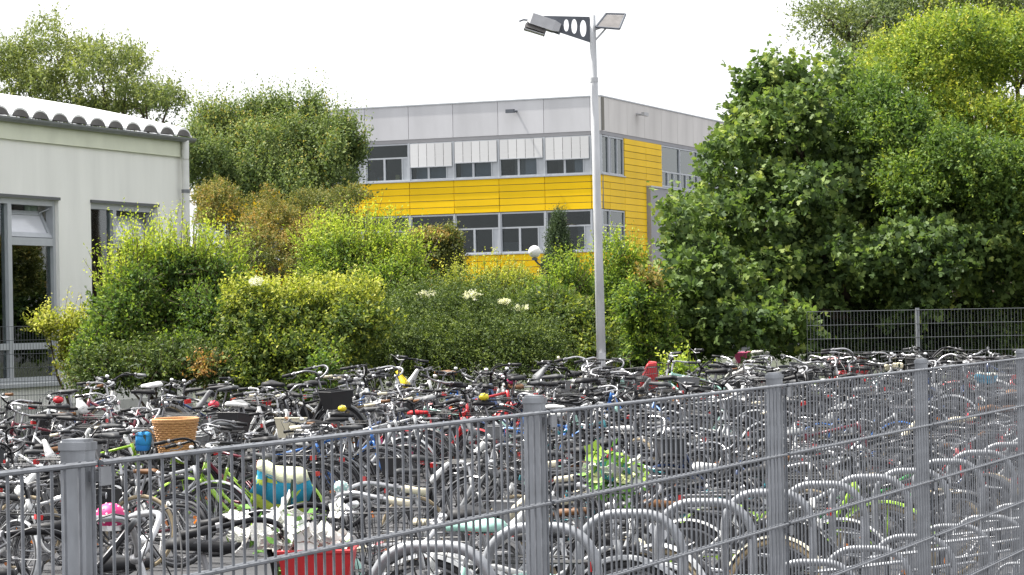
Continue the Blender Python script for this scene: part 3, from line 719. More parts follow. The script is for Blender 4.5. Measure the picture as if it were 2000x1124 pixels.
# golden-edged shrub in the middle left
gl_ = [lobe(590, 760, 110, 45, 44.4, .6), lobe(500, 755, 60, 40, 44.4, .5), lobe(590, 650, 115, 62, 45.5, .8), lobe(505, 650, 65, 75, 45, .7), lobe(680, 645, 65, 75, 45, .7), lobe(590, 700, 120, 50, 44.6, .7)]
gs_ = [lobe(590, 590, 110, 22, 45.4, .6), lobe(485, 600, 40, 36, 45, .4), lobe(690, 590, 45, 26, 45.3, .4)]
plant('golden_shrub', 'broad rounded shrub with pale golden top leaves, left of centre', 'shrub', gfoot(590, 45.3),
      [dict(lobes=sub(gl_, 13, .30, 7), n_sh=7500, K=8, L=0.28, leaf=0.075, aspect=0.55, out=0.85, up=0.35, rnd=0.4, seed=29, tone0=0.24, tipgain=0.25, patch=0.12, lump=0.28, inner=0.6),
       dict(lobes=gs_, n_sh=800, K=9, L=0.3, leaf=0.065, aspect=0.55, out=0.4, up=0.8, rnd=0.4, seed=30, tone0=0.5, tipgain=0.3, patch=0.1)],
      LM['gold'], ([l[0] for l in gl_], 0.04))
# second privet, behind, centre left
p2 = [lobe(705, 550, 90, 70, 52, .9), lobe(755, 580, 70, 70, 51.5, .8), lobe(645, 545, 45, 46, 52.4, .6), lobe(760, 640, 70, 70, 51, .7)]
p2s = [lobe(690, 505, 75, 26, 52, .5), lobe(780, 535, 40, 34, 51.6, .4), lobe(625, 530, 30, 30, 52.4, .3)]
plant('privet_shrub', 'bright green feathery shrub rising below the yellow cladding band', 'shrub', gfoot(700, 52),
      [dict(lobes=sub(p2, 13, .30, 8), n_sh=6000, K=9, L=0.34, leaf=0.078, aspect=0.42, out=0.7, up=0.6, rnd=0.4, seed=31, tone0=0.36, tipgain=0.25, patch=0.1, lump=0.28),
       dict(lobes=p2s, n_sh=480, K=16, L=0.72, leaf=0.072, aspect=0.42, out=0.3, up=1.0, rnd=0.25, seed=32, tone0=0.6, tipgain=0.32, spread=0.8)],
      LM['privet'], ([l[0] for l in p2], 0.05), stems=(0.006, 3))
# arching cotoneaster
cl_ = [lobe(850, 650, 140, 70, 48, 1.0), lobe(930, 690, 150, 50, 47, .9), lobe(760, 690, 110, 55, 47, .9), lobe(900, 615, 100, 38, 48.5, .8), lobe(1010, 690, 80, 45, 47, .6)]
plant('arching_shrub', 'wide dark shrub of fine arching layered twigs behind the bicycles', 'shrub', gfoot(870, 48),
      [dict(lobes=sub(cl_, 8, .34, 9, .7), n_sh=5600, K=24, L=0.85, leaf=0.042, aspect=0.6, out=0.6, up=0.22, rnd=0.15, droop=0.45, seed=33, tone0=0.34, tipgain=0.35, patch=0.12, lump=0.2, inner=0.55, spread=1.0)],
      LM['fine'], ([l[0] for l in cl_], .03))
# flat-topped clipped bush with rust top
plant('clipped_bush', 'dark bush with flat yellowish top under the first-floor windows', 'shrub', gfoot(848, 60),
      [dict(lobes=[lobe(848, 515, 42, 52, 60, .5), lobe(820, 480, 26, 16, 60, .3), lobe(880, 490, 16, 40, 60, .3)], n_sh=1500, K=8, L=0.22, leaf=0.06, aspect=0.6, out=0.8, up=0.3, rnd=0.4, seed=34, tone0=0.2, tipgain=0.2, patch=0.06),
       dict(lobes=[lobe(845, 468, 44, 9, 60, .45)], n_sh=420, K=7, L=0.16, leaf=0.055, aspect=0.6, out=0.6, up=0.6, rnd=0.5, seed=35, tone0=0.55, tipgain=0.3)],
      LM['rust'], ([at(848, 520, 60)], 0.05))
# columnar conifer
plant('columnar_conifer', 'narrow grey-green conifer standing before the yellow school wall', 'tree', gfoot(1092, 64),
      [dict(lobes=[lobe(1092, 515, 20, 56, 64, .22), lobe(1090, 462, 9, 34, 64, .1), lobe(1092, 550, 28, 48, 64, .3)], n_sh=2600, K=14, L=0.28, leaf=0.055, aspect=0.3, out=0.3, up=1.0, rnd=0.18, seed=36, tone0=0.3, tipgain=0.4, shape='needle', spread=0.5)],
      LM['conifer'], ([at(1091, 430, 64)], 0.05))
# shrubs between the conifer and the lamp, and right of it
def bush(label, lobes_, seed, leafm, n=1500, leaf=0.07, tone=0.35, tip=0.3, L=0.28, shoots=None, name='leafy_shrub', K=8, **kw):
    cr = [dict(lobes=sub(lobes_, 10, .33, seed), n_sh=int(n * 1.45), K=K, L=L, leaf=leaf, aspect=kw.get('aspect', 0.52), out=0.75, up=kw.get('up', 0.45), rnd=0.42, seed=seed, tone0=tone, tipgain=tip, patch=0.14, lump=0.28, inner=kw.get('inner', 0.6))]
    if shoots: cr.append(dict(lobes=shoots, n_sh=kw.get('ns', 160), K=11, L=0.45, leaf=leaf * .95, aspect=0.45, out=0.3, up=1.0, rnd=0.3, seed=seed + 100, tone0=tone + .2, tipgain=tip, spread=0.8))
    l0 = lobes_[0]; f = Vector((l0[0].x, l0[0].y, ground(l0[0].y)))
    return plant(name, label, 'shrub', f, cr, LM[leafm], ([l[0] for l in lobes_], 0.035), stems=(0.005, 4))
bush('yellow-green shrub in front of the lower yellow band', [lobe(960, 590, 85, 45, 54, .7), lobe(900, 600, 60, 40, 54, .6), lobe(1010, 570, 45, 35, 54.5, .5)], 41, 'gold', 1700, 0.06, .35, .3, shoots=[lobe(950, 560, 70, 20, 54, .5)])
bush('mixed green shrub at the foot of the narrow conifer', [lobe(1075, 600, 60, 45, 53, .6), lobe(1120, 590, 40, 50, 53, .5)], 42, 'privet', 1300, 0.065, .3, .25, shoots=[lobe(1110, 550, 35, 25, 53, .3)])
bush('shrub with rounded yellow-edged leaves left of the lamp post', [lobe(1090, 650, 85, 60, 49, .7), lobe(1140, 690, 60, 50, 48.6, .6), lobe(1050, 690, 60, 50, 48.6, .6)], 43, 'gold', 2100, 0.085, .25, .28, up=0.3)
bush('slender leafy shrub just right of the lamp post', [lobe(1205, 590, 50, 80, 54, .6), lobe(1225, 650, 55, 70, 53.5, .6), lobe(1190, 680, 45, 50, 53, .5)], 44, 'privet', 2000, 0.07, .33, .28, shoots=[lobe(1195, 515, 30, 32, 54, .35), lobe(1230, 530, 28, 30, 54, .3)])
bush('mid-green shrub squeezed between lamp post shrub and maple', [lobe(1262, 610, 38, 55, 51, .5), lobe(1275, 670, 45, 50, 51, .5)], 45, 'privet', 1200, 0.08, .28, .25)
bush('tan tipped sprig at the edge of the maple crown', [lobe(1268, 560, 14, 16, 51, .15)], 55, 'rust', 60, 0.08, .5, .2)
bush('small pale green sapling before the dark maple', [lobe(1330, 748, 26, 18, 46.6, .25)], 46, 'privet', 130, 0.09, .45, .25, shoots=[lobe(1325, 742, 20, 12, 46.6, .2)], ns=18)
bush('pale yellow climbing shrub spilling over the fence by the hall', [lobe(150, 660, 30, 40, 48.5, .3), lobe(145, 710, 26, 40, 48.5, .3), lobe(95, 640, 22, 14, 48.5, .2), lobe(170, 730, 30, 40, 48.2, .3)], 47, 'gold', 620, 0.07, .5, .3, shoots=[lobe(120, 645, 40, 20, 48.5, .2)], ns=40)
bush('low dark shrub at the foot of the privet, left', [lobe(300, 725, 110, 35, 44.6, .5), lobe(220, 725, 60, 40, 44.8, .4), lobe(410, 728, 60, 30, 44.4, .4)], 48, 'fine', 1700, 0.07, .25, .3, up=0.3)
bush('shaded undergrowth shrub behind the rear fence at right', [lobe(1650, 660, 120, 70, 56.5, 1.0), lobe(1560, 640, 90, 80, 56, .9), lobe(1780, 680, 120, 60, 57.5, .9)], 49, 'maple', 1700, 0.11, .3, .2)
bush('shaded undergrowth shrub at the right edge behind rear fence', [lobe(1930, 650, 130, 80, 57, 1.0), lobe(2010, 640, 90, 90, 57, .9)], 50, 'maple', 1500, 0.11, .36, .25)
bush('dark shrub filling the gap behind the lamp post foot', [lobe(1330, 680, 130, 55, 53, .8), lobe(1200, 720, 90, 30, 52, .6)], 51, 'maple', 1500, 0.10, .3, .2)
bush('dark evergreen shrub far behind the maple trunk', [lobe(1700, 600, 250, 90, 66, 1.2), lobe(1960, 590, 160, 100, 66, 1.2), lobe(1450, 600, 160, 100, 66, 1.2)], 52, 'maple', 2600, 0.16, .25, .2, L=.5)
bush('small green weed shoots standing up between the bicycles', [lobe(632, 735, 14, 26, 43.5, .15)], 53, 'privet', 90, 0.07, .3, .2)
bush('rust-coloured sprig low in the hedge', [lobe(405, 730, 16, 16, 44.1, .15)], 54, 'rust', 60, 0.07, .75, .2)
# cream flower heads
for i, (px, py, rx, ry) in enumerate(((832, 577, 16, 5), (920, 578, 17, 6), (985, 592, 11, 4), (1018, 604, 12, 5), (500, 552, 14, 6))):
    d = 47.6 if i < 4 else 44.5
    lb = lobe(px, py, rx, ry, d, .12)
    plant('flower_umbel', 'flat cream flower head ' + ['over the arching shrub, leftmost', 'largest over the arching shrub, below the yellow band', 'small, right half of the arching shrub', 'lowest, rightmost over the arching shrub', 'on the golden shrub, left of centre'][i], 'flower', tuple(lb[0]),
          [dict(lobes=[lb], n_sh=46, K=6, L=0.05, leaf=0.03, aspect=0.8, out=0.5, up=0.6, rnd=0.5, seed=60 + i, tone0=0.4, tipgain=0.3, flat=1.2, inner=.3)], LM['cream'], group='cream flower heads in the hedge', crown_name='petals')

# ------------------------------------------------------------------ lamp post and globe lantern
def build_lamp():
    d = 44.5
    foot = gfoot(1174, d)
    root = empty('lamp_post', foot); put(root, 'tall pale grey lamp post with two floodlights and dark holed bracket', 'lamp')
    top = at(1158, 78, d) - foot; tip = at(1157, 30, d) - foot
    k = d / FPX
    mid = Vector((0, 0, 0)).lerp(top, 0.90)
    b = MB(); b.tube([Vector((0, 0, 0)), Vector((0, 0, 0)).lerp(top, .5), mid, mid + Vector((0, 0, .01)), top, tip], [.064, .055, .049, .043, .043, .040], 14)
    b.build('pole', M['lamp_metal'], root, smooth=True)
    MB().tube([mid - Vector((0, 0, .03)), mid + Vector((0, 0, .03))], .054, 14).build('pole_collar', M['lamp_metal'], root)
    MB().tube([(0, 0, 0), (0, 0, .03)], .16, 14).build('base_plate', M['galv'], root)
    MB().bx(-.045, .045, -.078, -.06, .75, 1.15).build('access_door', M['lamp_metal'], root)
    # bracket plate with three oval holes: wedge in the image plane, narrow at left
    def P(px, py, dy=0): q = at(px, py, d) - foot; return (q.x, q.z)
    O = [P(1060, 31), P(1154, 33), P(1157, 84), P(1085, 62)]
    outer_t = [P(x, 31.5 + (x - 1060) * .02) for x in range(1064, 1158, 3)]
    holes = [(1106, 50, 5.0, 12), (1121.5, 52, 5.6, 14.5), (1139, 56, 6.2, 16.5)]
    # build plate as columns, split at holes
    pb = MB()
    x = 1062.0
    def lim(x): return 31.5 + (x - 1060) * .022, (31.5 + (x - 1060) * 1.0 if x < 1092 else 63.5 + (x - 1092) * .33)
    st = 1.0
    while x < 1156:
        x2 = x + st; yt, yb = lim(x); yt2, yb2 = lim(x2)
        seg = [((yt, yb), (yt2, yb2))]
        for hx, hy, hw, hh in holes:
            def hl(xx):
                q = (xx - hx) / hw
                return hh * math.sqrt(max(0, 1 - q * q)) if abs(q) < 1 else 0
            if abs(x + st / 2 - hx) < hw:
                a, c = hl(x), hl(x2)
                seg = [((yt, hy - a), (yt2, hy - c)), ((hy + a, yb), (hy + c, yb2))]
        for (a0, a1), (c0, c1) in seg:
            pb.prism([P(x, a1), P(x2, c1), P(x2, c0), P(x, a0)], -0.02, 0.02)
        x = x2
    pb.build('bracket_plate', M['lamp_dark'], root)
    # left floodlight: housing, visor, hanging guard
    def V3(px, py, dy=0): q = at(px, py, d) - foot; return Vector((q.x, q.y + dy, q.z))
    hb = MB()
    ax = (V3(1092, 54) - V3(1032, 34)).normalized(); upv = Vector((-ax.z, 0, ax.x)); fy = Vector((0, 1, 0))
    c = (V3(1034, 34) + V3(1094, 46)) / 2; Lh = (V3(1094, 52) - V3(1032, 33)).length
    def ring(t, wy, h0, h1):
        o = V3(1032, 36) + ax * (Lh * t)
        return [o + fy * -wy + upv * h0, o + fy * wy + upv * h0, o + fy * wy * .8 + upv * h1, o - fy * wy * .8 + upv * h1]
    hb.loft([ring(0, .14, -.055, .055), ring(.1, .17, -.07, .075), ring(.8, .17, -.07, .075), ring(1, .13, -.05, .055)])
    H = hb.build('floodlight', M['lamp_head'], root)
    fb = MB(); fb.loft([ring(-.02, .15, -.125, -.075), ring(.62, .15, -.125, -.075)]); fb.build('reflector', M['lamp_glass'], H)
    gb = MB()
    p0 = V3(1023, 58); p1 = V3(1062, 70)
    gb.loft([[p0 + fy * y + upv * z for y, z in ((-.14, 0), (.14, 0), (.14, .012), (-.14, .012))], [p1 + fy * y + upv * z for y, z in ((-.14, 0), (.14, 0), (.14, .012), (-.14, .012))]])
    gb.build('glass_guard', M['lamp_head'], H)
    for px in (1027, 1062):
        q = V3(px, 59 + (px - 1023) * .3)
        for y in (-.13, .13): MB().tube([q + fy * y, q + fy * y + upv * .12], .006, 5).build('guard_stay', M['lamp_dark'], H)
    MB().tube([V3(1014, 42), V3(1022, 39), V3(1034, 40), V3(1046, 44)], .012, 6).build('hood_lip', M['lamp_dark'], H)
    MB().box(V3(1083, 60), (.16, .1, .06), Matrix.Rotation(math.atan2(-ax.z, ax.x), 3, 'Y')).build('gear_box', M['lamp_dark'], H)
    # right floodlight facing down-right: trapezoid tray
    hb = MB()
    q00, q10, q11, q01 = V3(1164, 53), V3(1186, 25), V3(1221, 25), V3(1212, 57)
    tb = [V3(1163, 55, -.14), V3(1184, 26, .10), V3(1222, 27, .10), V3(1209, 59, -.16)]
    bk = [V3(1176, 42, 0.06), V3(1188, 12, .20), V3(1220, 10, .20), V3(1214, 40, .06)]
    hb.loft([tb, bk]); H2 = hb.build('floodlight', M['lamp_head'], root)
    cen = sum(tb, Vector()) / 4
    ins = [cen.lerp(p, .86) + Vector((0, -.012, -.014)) for p in tb]
    ins2 = [p + Vector((0, .006, .012)) for p in ins]
    MB().loft([ins, ins2]).build('reflector', M['lamp_glass'], H2)
    for i in range(4):
        MB().tube([tb[i], tb[(i + 1) % 4]], .014, 6).build('rim_bar', M['lamp_dark'], H2)
    MB().tube([V3(1160, 82), V3(1178, 62), V3(1188, 50, -.02)], .012, 6).build('strut', M['lamp_metal'], root)
    MB().tube([V3(1161, 56), V3(1178, 50, .0)], .03, 8).build('arm', M['lamp_metal'], root)
build_lamp()
def build_globes():
    d = 72.0; foot = gfoot(1060, d)
    root = empty('globe_lantern', foot); put(root, 'twin white globe lantern above the shrubs before the yellow wall', 'lamp')
    a = at(1044, 492, d) - foot; b_ = at(1076, 488, d + .3) - foot
    mid = (a + b_) / 2; mid.z -= .3
    MB().tube([(0, 0, 0), mid + Vector((0, 0, .1))], .045, 10).build('pole', M['lamp_dark'], root)
    for q in (a, b_):
        MB().tube(spline([mid, (mid + q) / 2 - Vector((0, 0, .12)), q - Vector((0, 0, .16))], 5), .022, 8).build('arm', M['lamp_dark'], root)
        MB().sphere(q, .13, 20, 14).build('globe', M['globe'], root, smooth=True)
        MB().tube([q - Vector((0, 0, .18)), q - Vector((0, 0, .13))], .06, 12).build('globe_collar', M['lamp_dark'], root)
build_globes()

# ------------------------------------------------------------------ fences
def build_front_fence():
    PS = 2.47; H = 1.632
    root = empty('mesh_fence', sw(0, 0), ANG_U)
    put(root, 'galvanised wire mesh fence with square posts crossing the foreground', 'fence')
    g0 = 0.0
    pb = MB()
    pb.bx(-.02, .02, -.02, .02, 0, H + .02); pm = pb.mesh('post', M['galv_post'])
    cap = MB(); cap.bx(-.0225, .0225, -.0225, .0225, 0, .012); cap.bx(-.018, .018, -.018, .018, .012, .017); cm = cap.mesh('post_cap', M['galv_post'])
    bar = MB(); bar.bx(-.012, .026, -.043, -.0395, -.014, .014); bar.bx(-.005, .005, -.0395, -.02, -.008, .008); barm = bar.mesh('mesh_clip', M['galv'])
    wire = MB().tube([(0, 0, 0.02), (0, 0, H + .004)], .0027, 6).mesh('wire', M['wire'])
    rods = {}
    def rod(L):
        if L not in rods: rods[L] = MB().tube([(0, 0, 0), (L, 0, 0)], .0038, 6).mesh('rod', M['wire'])
        return rods[L]
    for k in range(-1, 5):
        p = link('post', pm, root, Matrix.Translation((k * PS, 0, 0)) @ Matrix.Rotation(math.radians(random.uniform(-.3, .3)), 4, 'Y'))
        link('post_cap', cm, p, Matrix.Translation((0, 0, H + .02)))
        for z in (H - .02, H - .42, H - .82, .4): link('mesh_clip', barm, p, Matrix.Translation((0, 0, z)))
    for k in range(-2, 4):
        x0 = k * PS
        n = 49
        pan = MB(); pan.bx(.004, .012, -.036, -.030, H - .01, H - .006)
        pn = pan.build('panel_clip', M['galv'], root, Matrix.Translation((x0, 0, 0)))
        pn.name = 'panel'
        lo = 0
        if k == -2: lo = 29            # the photo shows only the end of this panel
        for i in range(lo, n + 1):
            link('wire', wire, pn, Matrix.Translation((.012 + i * (PS - .024) / n + random.gauss(0, .0008), -.0305 + random.gauss(0, .0008), random.gauss(0, .001))) @ Matrix.Rotation(random.gauss(0, .0009), 4, 'Y'))
        for j in range(9):
            z = H - j * .2
            if z < .02: continue
            xs = .012 + lo * (PS - .024) / n
            for dy in (-.0305 - .0073, -.0305 + .0073):
                link('rod', rod(round(PS - .012 - xs, 3)), pn, Matrix.Translation((xs - .006, dy, z)))
build_front_fence()
def build_far_fence(name, label, a, b_, H, posts):
    a = Vector(a); b_ = Vector(b_); L = (b_ - a).length; ang = math.atan2(b_.y - a.y, b_.x - a.x)
    root = empty(name, a, ang); put(root, label, 'fence', 'fences round the yard')
    pm = MB().bx(-.025, .025, -.02, .02, 0, H + .03).mesh('post', M['galv_post'])
    PS = 2.5; n = int(math.ceil(L / PS))
    for x in posts: link('post', pm, root, Matrix.Translation((x * L, 0, 0)))
    for k in range(n):
        x0, x1 = k * PS, min(L, (k + 1) * PS)
        wm = MB()
        for i in range(int((x1 - x0) / .05) + 1): wm.tube([(x0 + i * .05, -.03, .03), (x0 + i * .05, -.03, H)], .0034, 4)
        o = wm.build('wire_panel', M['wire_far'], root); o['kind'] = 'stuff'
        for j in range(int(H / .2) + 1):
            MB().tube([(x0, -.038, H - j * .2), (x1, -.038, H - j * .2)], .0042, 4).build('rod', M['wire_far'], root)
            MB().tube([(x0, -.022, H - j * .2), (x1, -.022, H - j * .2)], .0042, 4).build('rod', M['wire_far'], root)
    return root
build_far_fence('rear_fence', 'thin wire mesh fence under the dark trees at right', gfoot(1575, 50.0), gfoot(2120, 50.5), 1.60, (.395, .99))
build_far_fence('hall_fence', 'thin wire mesh fence standing before the cream hall', gfoot(-110, 49.0), gfoot(168, 50.5), 1.60, (0, .99))

# ------------------------------------------------------------------ bicycles
RW = 0.345
RH = (-0.55, RW); FH = (0.55, RW); BB = (-0.09, 0.29)
HT0, HT1 = (0.385, 0.70), (0.345, 0.86)
ST = (-0.215, 0.74)
def P3(p, y=0.0): return Vector((p[0], y, p[1]))
BM = {}
def wheel_meshes():
    n = 36
    b = MB(); b.tube([(RW * .955 * math.cos(2 * math.pi * i / n), 0, RW * .955 * math.sin(2 * math.pi * i / n)) for i in range(n)], 0.0185, 8, closed=True)
    BM['tyre'] = b.mesh('tyre', M['rubber'], True)
    b = MB(); b.tube([(0.305 * math.cos(2 * math.pi * i / n), 0, 0.305 * math.sin(2 * math.pi * i / n)) for i in range(n)], 0.011, 6, closed=True)
    for i in range(28):
        a = 2 * math.pi * i / 28; a2 = a + (0.5 if i % 2 else -0.5); y = 0.028 if (i // 2) % 2 else -0.028
        b.tube([(0.018 * math.cos(a2), y, 0.018 * math.sin(a2)), (0.30 * math.cos(a), 0, 0.30 * math.sin(a))], 0.0013, 3, caps=False)
    b.tube([(0, -.045, 0), (0, -.03, 0), (0, .03, 0), (0, .045, 0)], [.012, .022, .022, .012], 10)
    b.tube([(0, -.07, 0), (0, .07, 0)], .006, 6)
    BM['wheel'] = b.mesh('wheel', M['alu'])
    BM['refl'] = MB().box((.18, 0, 0), (.06, .008, .028)).mesh('spoke_reflector', M['orange'])
def mudguard(name, a0, a1):
    n = 16; r = 0.372; prof = [(-.028, -.014), (-.018, 0.0), (0, .005), (.018, 0.0), (.028, -.014), (.018, -.004), (0, .0015), (-.018, -.004)]
    rings = []
    for i in range(n + 1):
        a = math.radians(a0 + (a1 - a0) * i / n); c, s = math.cos(a), math.sin(a)
        rings.append([((r + h) * c, y, (r + h) * s) for y, h in prof])
    b = MB(); b.loft(rings)
    a = math.radians((a0 + a1) / 2 if name == 'f' else a0 + (a1 - a0) * .85)
    for y in (-.03, .03): b.tube([(0, y * 1.4, 0), (r * math.cos(a), y * .9, r * math.sin(a))], .0025, 4)
    return b.mesh('mudguard', M['paint'])
def frame_mesh(kind):
    b = MB(); t = .0165
    b.tube([P3(HT0), P3(HT1)], .021, 10)
    b.tube([P3(BB), P3(ST)], .0155, 8)
    b.tube([P3(BB, -.035), P3(BB, .035)], .023, 10)
    for y in (-.055, .055):
        b.tube([P3(BB, y * .45), P3((BB[0] - .12, BB[1] + .012), y * .7), P3(RH, y)], .010, 6)
        b.tube([P3((ST[0] + .012, ST[1] - .04), y * .3), P3(RH, y)], .0085, 6)
    hb_ = (HT0[0] - .006, HT0[1] + .02); ht_ = (HT1[0] + .006, HT1[1] - .025)
    if kind == 'diamond':
        b.tube([P3(hb_), P3(BB)], .0185, 8); b.tube([P3(ht_), P3((ST[0] + .008, ST[1] - .03))], .0155, 8)
    elif kind == 'trapeze':
        b.tube([P3(hb_), P3(BB)], .0185, 8); b.tube([P3(ht_), P3((-.165, .54))], .0155, 8)
    elif kind == 'step':
        b.tube(spline([P3(ht_), P3((.24, .64)), P3((.06, .45)), P3((-.13, .40))], 5), .016, 8)
        b.tube(spline([P3(hb_), P3((.22, .50)), P3((.04, .33)), P3(BB)], 5), .0185, 8)
    else:  # deep single tube
        b.tube(spline([P3(((hb_[0] + ht_[0]) / 2, (hb_[1] + ht_[1]) / 2)), P3((.26, .58)), P3((.10, .38)), P3(BB)], 6), .027, 10)
        b.tube([P3((-.02, .325)), P3((-.14, .46))], .013, 6)
    # kickstand
    b.tube([P3((BB[0] - .05, BB[1] - .01), .04), P3((BB[0] - .16, .012), .15)], .008, 6)
    return b.mesh('frame', M['paint'], True)
def fork_mesh(sus=False):
    b = MB(); r = .018 if sus else .0115
    b.tube([P3((HT0[0] + .006, HT0[1] - .004), -.055), P3((HT0[0] + .006, HT0[1] - .004), .055)], .014, 8)
    for y in (-.055, .055):
        if sus:
            b.tube([P3((HT0[0] + .006, HT0[1]), y), P3((.46, .47), y)], .013, 8); b.tube([P3((.455, .50), y), P3(FH, y)], r, 8)
        else:
            b.tube(spline([P3((HT0[0] + .006, HT0[1]), y), P3((.44, .52), y), P3((.49, .40), y), P3(FH, y)], 4), r, 8)
    return b.mesh('fork', M['paint'], True)
HB = (0.315, 0.985)      # handlebar clamp
BARS = {'city': [(0, 0, 0), (.025, .05, .015), (.02, .13, .045), (-.03, .21, .05), (-.10, .27, .045), (-.20, .30, .035)],
        'flat': [(0, 0, 0), (.005, .10, .005), (-.01, .20, .02), (-.035, .31, .03)],
        'dutch': [(0, 0, 0), (.05, .06, .03), (.06, .15, .09), (-.02, .22, .12), (-.14, .255, .10), (-.29, .27, .07)],
        'cruiser': [(0, 0, 0), (.02, .06, .05), (.02, .16, .13), (-.05, .25, .14), (-.16, .31, .12), (-.23, .33, .11)]}
def bar_meshes(kind):
    half = BARS[kind]
    pts = [Vector((x, -y, z)) for x, y, z in reversed(half[1:])] + [Vector(p) for p in half]
    b = MB(); sp = spline(pts, 4); b.tube([p + P3(HB) for p in sp], .0115, 8)
    # stem
    b.tube(spline([P3((HT1[0] - .002, HT1[1] + .01)), P3((.333, .93)), P3(((HB[0] + .325) / 2, HB[1] - .015)), P3(HB)], 4), .014, 8)
    b.tube([P3(HB, -.03), P3(HB, .03)], .018, 8)
    bar = b.mesh('handlebar', M['chrome'], True)
    e = Vector(half[-1]); dr = (Vector(half[-1]) - Vector(half[-2])).normalized()
    out = []
    for s in (1, -1):
        E = Vector((e.x, e.y * s, e.z)) + P3(HB); D = Vector((dr.x, dr.y * s, dr.z))
        g = MB(); g.tube([E - D * .105, E - D * .10, E - D * .05, E + D * .008, E + D * .012], [.013, .0185, .0165, .019, .012], 8)
        l = MB(); A = E - D * .135; dn = Vector((.02, 0, -.012)) if kind != 'flat' else Vector((.035, 0, -.01))
        l.tube([A, A + Vector((.03, 0, -.02)), A + dn + D * .06 + Vector((.02, 0, -.025)), A + D * .125 + Vector((.025, -.0 * s, -.03))], [.010, .008, .006, .005], 6)
        l.tube([A - D * .012, A + D * .012], .019, 8)
        out.append((g.mesh('grip', M['leather'], True), l.mesh('brake_lever', M['alu'])))
    c = MB()
    for s in (1, -1):
        A = Vector((e.x, e.y * s, e.z)) + P3(HB) - Vector((dr.x, dr.y * s, dr.z)) * .14
        c.tube(spline([A + Vector((.03, 0, -.01)), A + Vector((.14, -.05 * s, .02)), P3((.45, .93), .05 * s), P3((.40, .78), .03 * s), P3((.30, .62), .02 * s)], 4), .0032, 4)
    cab = c.mesh('brake_cable', M['black'])
    bell = MB().sphere(P3(HB) + Vector((-.01, .09, .055)), (.026, .026, .02), 10, 6).mesh('bell', M['chrome'], True)
    return dict(bar=bar, ends=out, cable=cab, bell=bell)
def saddle_mesh(wide):
    S = [(-.14, .055, -.01), (-.12, .085, .012), (-.07, .10 if wide else .075, .022), (-.01, .07 if wide else .05, .016), (.05, .034, .010), (.10, .024, .008), (.135, .017, .0)]
    rings = [[(x, -h, -.028), (x, -h * 1.02, -.004), (x, -h * .7, z + .006), (x, 0, z + .001), (x, h * .7, z + .006), (x, h * 1.02, -.004), (x, h, -.028), (x, 0, -.03)] for x, h, z in S]
    b = MB(); b.loft(rings); return b.mesh('saddle', M['leather'], True)
